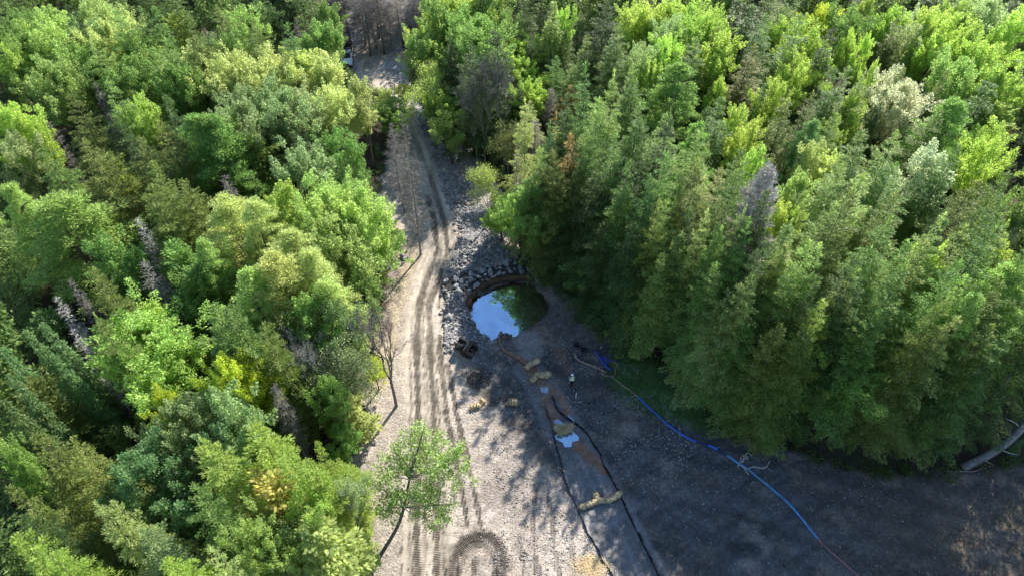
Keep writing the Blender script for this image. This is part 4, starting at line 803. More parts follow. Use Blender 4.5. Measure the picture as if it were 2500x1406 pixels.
def label_boulders():
    Od = ['leftmost', 'second', 'third', 'fourth', 'fifth', 'sixth', 'seventh', 'eighth', 'ninth', 'tenth', 'eleventh', 'twelfth', 'thirteenth', 'fourteenth', 'fifteenth', 'sixteenth', 'seventeenth', 'eighteenth', 'nineteenth', 'twentieth', '21st', '22nd', '23rd', '24th', '25th', '26th', '27th', '28th', '29th', '30th', '31st', '32nd', '33rd', '34th', '35th', '36th', '37th', '38th', '39th', '40th']
    rows = {}
    for o, px, py, w in BO:
        d = math.hypot((px - 1255) * 1.0, (py - 770) * 1.25)
        if px < 1005: k = ('dark', 'heap of boulders left of the road', 'boulders left of the road')
        elif py > 735: k = ('pale', 'loose blocks left of the pond', 'loose blocks left of the pond')
        else: k = ('grey', ('inner' if d < 128 else 'middle' if d < 152 else 'outer') + ' row of the boulder arc', 'boulders of the pond dam')
        rows.setdefault(k, []).append((px, o, w))
    for k, L_ in rows.items():
        L_.sort(key=lambda a: a[0])
        for i, (px, o, w) in enumerate(L_):
            sz = 'big ' if w > 50 else 'small ' if w < 34 else ''; t = 'rightmost' if i == len(L_) - 1 else Od[i]
            tag(o, '%s%s boulder, %s%s in the %s' % (sz, k[0], t, '' if 'most' in t else ' from the left', k[1]), 'boulder', k[2])
label_boulders()
p = onp(1467, 848); o = link(bpy.data.objects.new('boulder', ROCKS[3])); o.location = (p[0], p[1], p[2] + .1); o.scale = (.6, .45, .5); o.rotation_euler = (0, 0, .7); tag(o, 'lone brownish boulder above the blue tangle on the dark gravel', 'boulder')

def stones(name, label, cat, polys, n, smin, smax, col, seed, flat=.5, lim=None, name_m=None, avoid=None, pw=2.6):
    rng = np.random.default_rng(seed); out = []
    for P, k in polys:
        A = np.array(P); lo, hi = A.min(0), A.max(0); c = 0
        while c < k:
            q = rng.uniform(lo, hi, (k * 2, 2)); q = q[inpoly(q[:, 0], q[:, 1], P)]; q = q[rng.random(len(q)) < .12 + sstep(.4, .65, fbm(q[:, 0] / 2.2, q[:, 1] / 2.2, 401))]; db_, _, _ = pdist(q[:, 0], q[:, 1], W2([(1110, 700), (1180, 680), (1250, 660), (1310, 665)])); q = q[db_ > 1.3]
            if avoid: q = q[~inpoly(q[:, 0], q[:, 1], avoid)]
            dr, _, _ = pdist(q[:, 0], q[:, 1], ROAD); q = q[(dr > 2.3) | (rng.random(len(q)) < .12)]
            if not len(q): break
            out.append(q[:k - c]); c += len(q[:k - c])
    Q = np.concatenate(out); n = len(Q); z = gsurf(Q[:, 0], Q[:, 1]); sz = smin + (smax - smin) * rng.random(n) ** pw
    base = np.array([(1, 0, 0), (0, 1, 0), (-1, 0, 0), (0, -1, 0), (.2, .1, 1), (0, 0, -1)], float); V = base[None] * rng.uniform(.55, 1.2, (n, 6, 1)) + rng.normal(0, .12, (n, 6, 3))
    a = rng.random(n) * 6.28; ca, sa = np.cos(a), np.sin(a); V[:, :, 2] *= flat; V = V * sz[:, None, None] * .5; x = V[:, :, 0] * ca[:, None] - V[:, :, 1] * sa[:, None] * .7; y = V[:, :, 0] * sa[:, None] + V[:, :, 1] * ca[:, None] * .7
    tilt = rng.normal(0, .35, (n, 2)); zz = V[:, :, 2] + x * tilt[:, :1] + y * tilt[:, 1:]
    V = np.stack([x + Q[:, :1], y + Q[:, 1:], zz + z[:, None] + sz[:, None] * .08], 2).reshape(-1, 3)
    f = np.array([(0, 1, 4), (1, 2, 4), (2, 3, 4), (3, 0, 4), (1, 0, 5), (2, 1, 5), (3, 2, 5), (0, 3, 5)]); F = (f[None] + (np.arange(n) * 6)[:, None, None]).reshape(-1, 3)
    m = M_STONE; o = link(bpy.data.objects.new(name, np_mesh(name, V, F, m))); o.color = (*col, 1); return tag(o, label, cat, kind='stuff')
M_STONE = twig_mat(); M_STONE.name = 'loose_stones'
stones('rubble', 'angular grey broken stones strewn along the stream bed and left pond bank', 'rubble', [(RUBBLE, 4200), (W2([(1085, 690), (1085, 860), (1200, 850), (1160, 790), (1140, 740)]), 2600)], 0, .10, .85, (.27, .258, .252), 1, .5, avoid=POND)
stones('gravel', 'small pale stones scattered over the bare clearing', 'gravel', [(CLEAR, 6500), (W2([(1180, 820), (1400, 840), (1560, 900), (1700, 1090), (1600, 1250), (1450, 1050), (1300, 980), (1150, 1000), (1130, 880)]), 4500),
       (W2([(1230, 1050), (1450, 1330), (1470, 1420), (1180, 1420), (1240, 1250), (1180, 1080)]), 2500)], 0, .05, .28, (.29, .275, .26), 2, .6, avoid=POND, pw=3)
stones('upper_road_stones', 'pale stones strewn over the upper road beside the pickup', 'stones', [(W2([(860, 180), (830, 100), (870, 20), (1000, 20), (985, 200), (940, 215)]), 1200)], 0, .15, .6, (.36, .33, .31), 3, .5)

def clods():
    rng = np.random.default_rng(31); A = np.array(W2(ARCS[0][1])); n = 420; i = rng.integers(0, len(A) - 1, n); t = rng.random(n)[:, None]; q = A[i] * (1 - t) + A[i + 1] * t + rng.normal(0, .30, (n, 2)); q = q[rng.random(n) < np.clip((q[:, 0] + 4.4) / 2.5, .25, 1)]; n = len(q)
    sz = .05 + .16 * rng.random(n) ** 2; base = np.array([(1, 0, 0), (0, 1, 0), (-1, 0, 0), (0, -1, 0), (0, 0, .9), (0, 0, -1)], float); V = base[None] * rng.uniform(.5, 1.1, (n, 6, 1)) * sz[:, None, None] * .5 + np.column_stack([q, gsurf(q[:, 0], q[:, 1]) + .03])[:, None]
    f = np.array([(0, 1, 4), (1, 2, 4), (2, 3, 4), (3, 0, 4), (1, 0, 5), (2, 1, 5), (3, 2, 5), (0, 3, 5)]); tag(link(bpy.data.objects.new('churned_soil', np_mesh('churned_soil', V.reshape(-1, 3), (f[None] + (np.arange(n) * 6)[:, None, None]).reshape(-1, 3), mat('churned_soil', (.17, .14, .11))))), 'dark churned soil thrown up round the turning loop at the bottom', 'churned soil', kind='stuff')
clods()
def grass():
    rng = np.random.default_rng(8); A = np.array(GRASS); lo, hi = A.min(0) - .6, A.max(0) + .6; q = rng.uniform(lo, hi, (26000, 2)); d, _, _ = pdist(q[:, 0], q[:, 1], GRASS, True); i = inpoly(q[:, 0], q[:, 1], GRASS)
    q = q[(i | (d < .5)) & (vnoise(q[:, 0] * 1.2, q[:, 1] * 1.2, 5) > .3)]
    ex = []
    for (px, py, r, n) in ((925, 900, 1.6, 500), (905, 960, 1.5, 500), (900, 1390, 1.2, 250), (1865, 1075, 1.5, 300), (2200, 1170, 3, 250), (2470, 1260, 2, 150), (965, 700, 1.0, 200), (1010, 500, .8, 80)):
        p = at(px, py); ex.append(p[:2] + rng.normal(0, r * .5, (n, 2)))
    q = np.concatenate([q] + ex); n = len(q); P = np.column_stack([q, gsurf(q[:, 0], q[:, 1]) - .02]); D = rng.normal(0, .5, (n, 3)) + np.array([0, 0, 1])
    o = link(bpy.data.objects.new('grass', blades('grass', P, D, rng.normal(0, 1, (n, 3)), rng.uniform(.12, .34, n), np.full(n, .05), M_NEEDLE))); o.color = (.13, .22, .055, 1); tag(o, 'short dark green grass sown between the blue hose and the woods', 'grass', kind='stuff')
grass()
def edge_scrub():
    """low brush and litter along the rim of the woods"""
    rng = np.random.default_rng(18); out = []
    C_ = CLEAR + [CLEAR[0]]
    for a, b in zip(C_[:-1], C_[1:]):
        a, b = np.array(a), np.array(b); L_ = np.linalg.norm(b - a)
        for _ in range(int(L_ * 1.1)):
            t = rng.random(); p = a + (b - a) * t; nrm = np.array((b[1] - a[1], a[0] - b[0])) / L_; p = p + nrm * rng.normal(0, .4)
            s = sdist(*p)
            if s < .1: p = p + nrm * (.6 if sdist(*(p + nrm * .6)) > s else -.6)
            px, py, _d = proj(p[0], p[1], 0)
            if -100 < px < 2600 and -50 < py < 1500 and vnoise(p[0] * .3, p[1] * .3, 3) > .35: out.append((p[0], p[1], rng.uniform(.3, 1.3)))
    P, D, N_, L_ = [], [], [], []
    for x, y, h in out:
        n = int(60 * h + 30); d = norm(rng.normal(0, 1, (n, 3)) + (0, 0, .4)); P.append(np.array((x, y, gs(x, y) + h * .3)) + d * h * (.8, .8, .5) * rng.random((n, 1)) ** .4); D.append(d + rng.normal(0, .4, (n, 3))); N_.append(rng.normal(0, 1, (n, 3)) + (0, 0, .6)); L_.append(rng.uniform(.12, .3, n))
    L_ = np.concatenate(L_); o = link(bpy.data.objects.new('brush', blades('brush', np.concatenate(P), np.concatenate(D), np.concatenate(N_), L_, L_ * .6, M_LEAF))); o.color = (.09, .14, .035, 1)
    tag(o, 'low green brush along the rim of the woods', 'brush', kind='stuff')
edge_scrub()

# ------------------------------------------------------------ straw, coir
def fuzz_mat(name, c):
    m = mat(name, c, .95, .1, .45, 7, .05, 30); return m
M_STRAW = fuzz_mat('straw', (.50, .39, .22)); M_COIR = fuzz_mat('wet_coir', (.105, .064, .036))
def roll(name, cat, pts, r, label, m=M_STRAW, group=None, seed=0, dz=0.0, flat=1.0, stubs=(), ties=True, blades_n=90):
    rng = np.random.default_rng(seed); P = [onp(x, y) for x, y in pts]; b = P[0].copy(); r = r * (1.12 if m is M_STRAW else 1); C_ = catmull([p - b + (0, 0, r * .75 * flat + dz) for p in P], 6); n = len(C_); mb = MB(); k = 12
    root = empty(name, b); tag(root, label, cat, group)
    rr = [r * (.95 + .09 * math.sin(i * 1.9 + seed) + rng.normal(0, .05)) * (.6 if i in (0, n - 1) else 1) for i in range(n)]
    mb.tube(C_, rr, k)
    for i in range(len(mb.v)): mb.v[i] = mb.v[i] * (1, 1, 1) + rng.normal(0, r * .06, 3)
    bmesh_ = mb.mesh('roll_body', m, True)
    ns = int(blades_n * n / 6); idx = rng.integers(0, n, ns); d = norm(rng.normal(0, 1, (ns, 3)) + (0, 0, .3)); Pp = np.array(C_)[idx] + d * np.array(rr)[idx][:, None] * .93 + rng.normal(0, r * .25, (ns, 3)) * .5
    link(bpy.data.objects.new('roll_body', join('roll_body', bmesh_, blades('straw_ends', Pp, rng.normal(0, 1, (ns, 3)) + d * .6, d, rng.uniform(.12, .3, ns), np.full(ns, .04), m))), root)
    if ties and n > 7:
        t = MB()
        for i in range(3, n - 2, 4):
            c = np.array(C_[i]); ax = norm(np.array(C_[i + 1]) - np.array(C_[i - 1])); t.tube([c - ax * .03, c + ax * .03], [rr[i] * 1.04] * 2, 12)
        t.build('tie_bands', mat('twine', (.12, .09, .05)), root)
    return root
G1 = 'straw rolls across the channel'
roll('straw_roll', 'straw roll', [(1284, 903), (1297, 892), (1318, 881)], .30, 'upper slanting straw roll at the end of the brown hose', seed=1, group=G1)
roll('straw_roll', 'straw roll', [(1296, 934), (1306, 926), (1313, 916)], .28, 'short tilted straw roll at the left of the second barrier', seed=2, group=G1)
roll('straw_roll', 'straw roll', [(1310, 917), (1325, 919), (1345, 916)], .34, 'thick straw roll lying level in the second barrier', seed=3, group=G1)
roll('straw_roll', 'straw roll', [(1415, 1242), (1440, 1232), (1462, 1224), (1490, 1222), (1516, 1204)], .26, 'long thin straw roll spanning both black fences', seed=4, group=G1)
roll('straw_roll', 'straw roll', [(1452, 1206), (1458, 1222)], .27, 'stubby straw roll butting against the long one', seed=5, group=G1)
roll('straw_roll', 'straw roll', [(1242, 985), (1254, 985), (1264, 987)], .30, 'lone short straw roll on the shaded gravel left of the fences', seed=6)
roll('straw_roll', 'straw roll', [(1149, 998), (1162, 994), (1174, 992)], .24, 'sunlit frayed straw roll at the shadow edge beside the road', seed=7)
roll('straw_roll', 'straw roll', [(1174, 976), (1184, 985)], .22, 'small frayed straw roll just above the sunlit one', seed=8)
def straw_mat():
    b = onp(1378, 1050); rng = np.random.default_rng(6); root = empty('straw_mat', b); tag(root, 'ragged thick straw mat lying across the channel above the blue puddle', 'straw mat')
    out = [(1352, 1044), (1360, 1038), (1370, 1041), (1380, 1037), (1390, 1040), (1399, 1036), (1402, 1046), (1396, 1049), (1398, 1056), (1388, 1054), (1384, 1062), (1374, 1059), (1370, 1066), (1358, 1062), (1360, 1054), (1352, 1052)]
    P = [onp(x, y) - b for x, y in out]; c = np.mean(P, 0); bm = bmesh.new(); lo = [bm.verts.new((p[0], p[1], -.1)) for p in P]; hi = [bm.verts.new(tuple(c + (np.array((p[0], p[1], c[2])) - c) * .9 + (0, 0, .34 + rng.normal(0, .04)))) for p in P]
    n = len(P)
    for i in range(n): bm.faces.new((lo[i], lo[(i + 1) % n], hi[(i + 1) % n], hi[i]))
    bm.faces.new(hi); bmesh.ops.triangulate(bm, faces=bm.faces[:]); bmesh.ops.recalc_face_normals(bm, faces=bm.faces[:]); me = bpy.data.meshes.new('mat_body'); bm.to_mesh(me); bm.free(); me.materials.append(M_STRAW); link(bpy.data.objects.new('mat_body', me), root)
    A = np.array(P)[:, :2]; q = rng.uniform(A.min(0), A.max(0), (1500, 2)); q = q[inpoly(q[:, 0], q[:, 1], A)]; n = len(q)
    link(bpy.data.objects.new('loose_straw', blades('loose_straw', np.column_stack([q, c[2] + .33 + rng.normal(0, .05, n)]), rng.normal(0, 1, (n, 3)) * (1, 1, .4), rng.normal(0, .4, (n, 3)) + (0, 0, 1), rng.uniform(.15, .35, n), np.full(n, .05), M_STRAW)), root)
straw_mat()
G2 = 'wet coir logs edging the pond'
for i, (pts, r, lb) in enumerate(([[(1147, 752), (1146, 742), (1150, 730), (1162, 718)], .46, 'sunlit orange-brown coir log at the left end of the pond rim'], [[(1160, 716), (1176, 706), (1190, 698)], .42, 'coir log bent round the upper left rim of the pond'],
                              [[(1188, 700), (1205, 692), (1222, 688)], .40, 'shaded coir log between the left bend and the middle of the rim'], [[(1220, 686), (1245, 683), (1268, 682)], .40, 'dark coir log along the top middle of the pond rim'],
                              [[(1266, 681), (1285, 681), (1298, 687)], .42, 'dark coir log at the right end of the pond rim'])):
    roll('coir_log', 'coir log', pts, r * .78, lb, M_COIR, G2, 20 + i, dz=.12)
def heap():
    rng = np.random.default_rng(2); p = onp(1445, 1383); n = 1600; q = rng.normal(0, 1, (n, 2)) * (.75, .5) + (p[0], p[1]); P = np.column_stack([q, gsurf(q[:, 0], q[:, 1]) + rng.random(n) * .1])
    o = link(bpy.data.objects.new('loose_straw', blades('loose_straw', P, rng.normal(0, 1, (n, 3)) * (1, 1, .25), rng.normal(0, .4, (n, 3)) + (0, 0, 1), rng.uniform(.15, .4, n), np.full(n, .04), mat('bright_straw', (.62, .47, .26), .9, .2, .3, 9)))); tag(o, 'bright loose straw spilled by the left fence at the bottom', 'loose straw', kind='stuff')
    for (x, y, r_, n, lb) in ((1168, 925, 1.0, 500, 'dark lumpy heap of soil'), (1210, 1305, .0, 0, '')):
        if n == 0: continue
        p = onp(x, y); a = rng.random(n) * 6.28; d = r_ * rng.random(n) ** .6; P = []
        q = np.column_stack([p[0] + np.cos(a) * d * 1.2, p[1] + np.sin(a) * d]); mb = bmesh.new()
        base = np.array([(1, 0, 0), (0, 1, 0), (-1, 0, 0), (0, -1, 0), (0, 0, 1), (0, 0, -1)], float); sz = rng.uniform(.08, .3, n); V = base[None] * rng.uniform(.5, 1.1, (n, 6, 1)) * sz[:, None, None] * .5
        V = V + np.column_stack([q, gsurf(q[:, 0], q[:, 1]) + .25 * (1 - d / r_) * rng.random(n)])[:, None]; f = np.array([(0, 1, 4), (1, 2, 4), (2, 3, 4), (3, 0, 4), (1, 0, 5), (2, 1, 5), (3, 2, 5), (0, 3, 5)])
        tag(link(bpy.data.objects.new('soil_heap', np_mesh('soil_heap', V.reshape(-1, 3), (f[None] + (np.arange(n) * 6)[:, None, None]).reshape(-1, 3), mat('dark_soil', (.095, .085, .075))))), lb + ' beside the road below the bucket', 'soil heap')
heap()

# ------------------------------------------------------------ black silt fences
M_FAB = mat('black_fabric', (.012, .012, .014), .7, .3, .3, 5); M_WOOD = mat('stake_wood', (.30, .23, .14), .85, .2, .3, 12)
def fence(pts, label, side):
    P = [onp(x, y) for x, y in pts]; b = P[0].copy(); root = empty('silt_fence', b); tag(root, label, 'silt fence', 'black silt fences along the channel'); rng = np.random.default_rng(int(pts[0][0])); C_ = catmull([p - b for p in P], 7); n = len(C_)
    V, F = [], []
    for i, c in enumerate(C_):
        t = norm(np.array(C_[min(i + 1, n - 1)]) - np.array(C_[max(i - 1, 0)])); nr = np.array((-t[1], t[0], 0)) * side; zg = gs(c[0] + b[0], c[1] + b[1]) - b[2]; h = .25 + .06 * math.sin(i * .9) + rng.normal(0, .05); w = rng.normal(0, .035)
        for (o_, z) in ((-.03, -.03), (w, h * .5), (w * 1.5 + .03, h), (w * 1.5 + .055, h), (w + .03, h * .5), (0, -.05)): V.append(np.array((c[0], c[1], zg)) + nr * o_ + (0, 0, z))
    for i in range(n - 1):
        for k in range(6): F.append([i * 6 + k, i * 6 + (k + 1) % 6, (i + 1) * 6 + (k + 1) % 6, (i + 1) * 6 + k])
    F.append(list(range(6))); F.append([(n - 1) * 6 + k for k in range(6)][::-1]); link(bpy.data.objects.new('fabric', np_mesh('fabric', np.array(V), F, M_FAB)), root)
    d = 0; last = -9
    for i in range(n):
        if i: d += np.linalg.norm(np.array(C_[i]) - np.array(C_[i - 1]))
        if d - last > 2.4:
            last = d; c = C_[i]; t = norm(np.array(C_[min(i + 1, n - 1)]) - np.array(C_[max(i - 1, 0)])); nr = np.array((-t[1], t[0], 0)) * side; zg = gs(c[0] + b[0], c[1] + b[1]) - b[2]
            MB().box(tuple(np.array((c[0], c[1], zg + .3)) + nr * .17), (.045, .045, .7), math.atan2(t[1], t[0]), rx=rng.normal(0, .08)).build('stake', M_WOOD, root)
fence([(1329, 990), (1337, 1010), (1349, 1045), (1357, 1080), (1365, 1110), (1376, 1160), (1386, 1186), (1410, 1237), (1425, 1275), (1441, 1310), (1460, 1338), (1470, 1365), (1485, 1385), (1505, 1420), (1530, 1470)], 'left black silt fence, curving down between sunlit and shaded ground', -1)
fence([(1347, 968), (1355, 990), (1367, 1008), (1385, 1022), (1400, 1033), (1417, 1045), (1437, 1065), (1450, 1090), (1465, 1110), (1475, 1140), (1502, 1187), (1520, 1225), (1536, 1262), (1560, 1310), (1580, 1350), (1610, 1412), (1640, 1480)], 'right black silt fence with wooden stakes on the dark gravel side', 1)

# ------------------------------------------------------------ hoses, tangle, driftwood
def line(name, parts, label, cat, group=None):
    b = onp(*parts[0][1][0]); root = empty(name, b); tag(root, label, cat, group)
    for pn, pts, r, m, lb in parts:
        C_ = catmull([onp(x, y) for x, y in pts], 6); Q = []
        for c in C_: Q.append(np.array((c[0], c[1], gs(c[0], c[1]) + r * .8)) - b)
        o = MB().tube(Q, r, 8).build(pn, m, root, True)
        if lb: o['label'] = lb
    return root
M_BLUE = mat('blue_hose', (.03, .11, .46), .4, .5, .2, 3); M_TEAL = mat('faded_blue_hose', (.09, .22, .42), .45, .5, .25, 2); M_PINK = mat('pink_hose', (.38, .16, .16), .5, .4, .2, 3); M_TAN = mat('tan_hose', (.30, .20, .15), .6, .3, .3, 3); M_NAVY = mat('dark_hose', (.02, .025, .09), .5, .4, .2, 3)
line('discharge_hose', [('tan_section', [(1402, 862), (1410, 878), (1432, 889), (1455, 897), (1480, 911)], .10, M_TAN, 'tan upper section'), ('thin_section', [(1492, 918), (1510, 934), (1530, 948), (1546, 960), (1558, 970)], .07, M_TAN, 'thin tan section'),
     ('blue_section', [(1558, 970), (1575, 988), (1600, 1010), (1640, 1045), (1680, 1070), (1700, 1079)], .10, M_BLUE, 'bright blue section'), ('dark_section', [(1700, 1079), (1715, 1084), (1728, 1088)], .12, M_NAVY, 'dark twisted section'), ('short_blue_section', [(1728, 1088), (1740, 1092), (1752, 1098)], .14, M_BLUE, None),
     ('coupling', [(1752, 1098), (1764, 1106), (1775, 1112)], .09, M_NAVY, None), ('faded_section', [(1775, 1112), (1800, 1130), (1822, 1143), (1840, 1158), (1880, 1190), (1920, 1225), (1950, 1258), (1975, 1290), (1996, 1316)], .11, M_TEAL, 'faded pale blue section'),
     ('pink_section', [(1996, 1316), (2020, 1340), (2060, 1375), (2100, 1410), (2150, 1450)], .06, M_PINK, 'thin pink section')], 'long blue hose snaking down the dark gravel, pink at its lower end', 'hose')
line('outlet_hose', [('hose_body', [(1224, 812), (1219, 824), (1221, 840), (1229, 855), (1245, 865), (1262, 873), (1278, 885), (1286, 893)], .17, mat('muddy_hose', (.24, .13, .08), .6, .3, .3, 3), None)], 'short muddy brown hose leading out of the pond', 'hose')
def tangle():
    b = onp(1465, 875); root = empty('blue_tangle', b); tag(root, 'crumpled bright blue hose heap at the edge of the grass', 'hose heap'); mb = MB()
    X = lambda x, y: (1380 + x / 14.06, 830 + y / 14.06)
    for pts, r in (([(1010, 400), (1060, 480), (1150, 580), (1210, 680), (1280, 800), (1350, 880), (1440, 960), (1550, 1050)], .13), ([(1040, 440), (1110, 520), (1170, 640), (1250, 700), (1300, 820), (1380, 900), (1480, 1000)], .11), ([(1170, 620), (1280, 600), (1400, 605), (1390, 640), (1240, 650)], .07),
                   ([(1290, 850), (1380, 850), (1410, 740), (1480, 720), (1560, 705), (1640, 730)], .07), ([(1260, 690), (1340, 740), (1370, 830), (1340, 880)], .06), ([(1440, 760), (1420, 830), (1350, 850)], .05)):
        Q = [onp(*X(x, y)) for x, y in pts]; mb.tube([np.array((c[0], c[1], gs(c[0], c[1]) + r * .9 + .05 * math.sin(i * 2.3))) - b for i, c in enumerate(catmull(Q, 4))], r, 7)
    mb.build('hose_folds', mat('violet_blue_hose', (.05, .06, .32), .45, .5, .25, 4), root, True)
    t = MB(); Q = [onp(*X(x, y)) for x, y in ((1640, 730), (1720, 790), (1790, 900), (1720, 1000), (1700, 1200), (1560, 1240), (1350, 1230), (1230, 1100), (1290, 1010))]
    t.tube([np.array((c[0], c[1], gs(c[0], c[1]) + .07)) - b for c in catmull(Q, 4)], .06, 6).build('brown_tail', M_TAN, root, True)
tangle()
def drift(label, lines, r, z=.06, col=(.36, .32, .27), cat='driftwood', name='driftwood_branch'):
    b = onp(*lines[0][0]); mb = MB()
    for pts in lines:
        C_ = catmull([onp(*p) for p in pts], 4); n = len(C_); mb.tube([np.array((c[0], c[1], gs(c[0], c[1]) + z + .05 * math.sin(i * 1.3))) - b for i, c in enumerate(C_)], [r * (1 - .4 * i / n) for i in range(n)], 6)
    o = mb.build(name, mat('bleached_wood', col, .85, .2, .3, 8) if col == (.36, .32, .27) else mat(name + '_m', col), None, True); o.location = b; return tag(o, label, cat)
Y = lambda x, y: (1780 + x / 15.62, 1090 + y / 15.62)
drift('pale bent branch hooked over the faded blue hose', [[Y(330, 780), Y(360, 650), Y(440, 540), Y(430, 380)], [Y(490, 610), Y(540, 500), Y(600, 370), Y(690, 230), Y(780, 290), Y(870, 380)], [Y(500, 345), Y(600, 380), Y(710, 420), Y(680, 460), Y(590, 460)], [Y(450, 730), Y(540, 780), Y(640, 920), Y(750, 1090)]], .10)
drift('pale wavy branch right of the bent one by the hose', [[Y(740, 840), Y(900, 770), Y(1050, 790), Y(1200, 820), Y(1350, 810), Y(1440, 760), Y(1500, 630), Y(1570, 540)]], .08)
drift('thin pale stick below the leaning grey trunk', [[(2305, 1150), (2335, 1151), (2370, 1151), (2405, 1143)]], .05)
drift('thin stick at the rim of the woods below the grass', [[(1820, 1074), (1835, 1068), (1845, 1056)]], .05)
drift('bleached root pronged beside the right end of the boulders', [[(1291, 655), (1303, 672), (1310, 690)], [(1312, 690), (1312, 668), (1300, 655)]], .08)
drift('dark thin pole in the woods gap above the boulders', [[(1242, 430), (1262, 455), (1278, 475)]], .09)
drift('splinters of pale wood at the bottom beside the right tracks', [[(1272, 1352), (1290, 1360)], [(1268, 1362), (1288, 1368)], [(1280, 1345), (1292, 1352)]], .04)
drift('brown fallen branch lying over the rubble by the sapling', [[(1105, 500), (1125, 497), (1145, 502), (1160, 498)]], .12, col=(.14, .09, .06), name='fallen_branch')
def stakes():
    p = onp(1405, 972); MB().tube([(0, 0, 0), (.05, .1, .9)], [.04, .04], 6).build('white_stake', mat('white_paint', (.75, .74, .7))).location = p; tag(bpy.data.objects['white_stake'], 'short white marker stake standing below the person', 'marker stake')
    p = onp(1390, 944); r = empty('survey_stake', p); tag(r, 'brown survey stake with a white top left of the person', 'survey stake'); MB().box((0, 0, .62), (.06, .06, 1.3)).build('stake_shaft', mat('brown_stake', (.2, .14, .08)), r); MB().box((0, 0, 1.32), (.15, .15, .14), taper=.8).build('white_top', mat('white_paint', (.75, .74, .7)), r)
    p = onp(1512, 846); MB().tube([(0, 0, -.1), (.05, .05, .7), (.1, .12, 1.35)], [.2, .16, .13], 9).build('tree_stump', mat('stump_wood', (.27, .25, .2), .9, .1, .35, 5)).location = p; tag(bpy.data.objects['tree_stump'], 'pale broken tree stump at the woods rim above the grass', 'tree stump')
    p = onp(1415, 852); r = empty('trash_pump', p); tag(r, 'small black pump with a coiled hose left of the blue heap', 'pump')
    MB().box((-.35, .45, .3), (.5, .4, .45), .3, taper=.8).box((-.35, .45, .58), (.3, .2, .12), .3).build('pump_housing', M_FAB, r); MB().tube([(.5 + .35 * math.cos(a), -.3 + .22 * math.sin(a), .1 + .03 * a) for a in np.linspace(0, 11, 34)], .07, 6).build('hose_coil', M_FAB, r, True); MB().tube([(-.2, .3, .3), (.1, 0, .25), (.4, -.15, .12)], .07, 6).build('suction_pipe', M_FAB, r)
stakes()

# ------------------------------------------------------------ excavator bucket
def bucket():
    p = onp(1139, 858); r = empty('excavator_bucket', p, R(-28)); tag(r, 'rusty dark excavator bucket lying on the gravel left of the pond', 'excavator bucket'); r.scale = (1.15, 1.15, 1.15)
    M_RUST = mat('rusty_steel', (.055, .038, .032), .6, .5, .5, 4, .01, 30, .2); M_EDGE = mat('worn_steel', (.42, .38, .33), .35, .6, .2, 10, 0, 40, .6)
    # curved shell extruded across x, mouth towards +x of the bucket's own depth axis (y)
    prof = [(math.cos(a) * .62 - .05, math.sin(a) * .55 + .55) for a in np.linspace(R(75), R(285), 14)]; inner = [((y + .05) * .93 - .05, (z - .55) * .93 + .55) for y, z in prof][::-1]
    mb = MB().prism([(y, z) for y, z in prof] + inner, 1.25); o = mb.build('bucket_shell', M_RUST, r); o.location = (.45, 0, 0); o.rotation_euler = (0, 0, R(-90))
    for s in (-1, 1):
        m2 = MB().prism([(y, z) for y, z in prof] + [(.42, .06), (.55, .4), (.4, 1.0)], .05); q = m2.build('side_plate', M_RUST, r); q.location = (.45, s * .63, 0); q.rotation_euler = (0, 0, R(-90))
    MB().box((.62, 0, .08), (.10, 1.3, .07)).build('cutting_edge', M_EDGE, r)
    for k in range(5): MB().box((.76, -.56 + .28 * k, .07), (.26, .1, .08), taper=.7).build('tooth', M_RUST, r)
    # hitch block with two pin bosses
    h = MB().box((-.62, 0, .62), (.9, .85, .62), taper=.8); h.build('hitch_block', M_RUST, r)
    for s in (-1, 1):
        MB().prism([(-.45, .3), (.45, .3), (.4, 1.1), (.1, 1.28), (-.35, 1.15)], .06).build('hitch_ear', M_RUST, r).matrix_local = Matrix.Translation((-.65, s * .36, 0)) @ Matrix.Rotation(R(-90), 4, 'Z')
        MB().tube([(-.65, s * .41, 1.02), (-.65, s * .50, 1.02)], .1, 12).build('pin_boss', M_EDGE, r)
    MB().tube([(.12, -.66, 1.12), (.12, .66, 1.12)], .045, 8).build('top_rim', M_EDGE, r)
bucket()

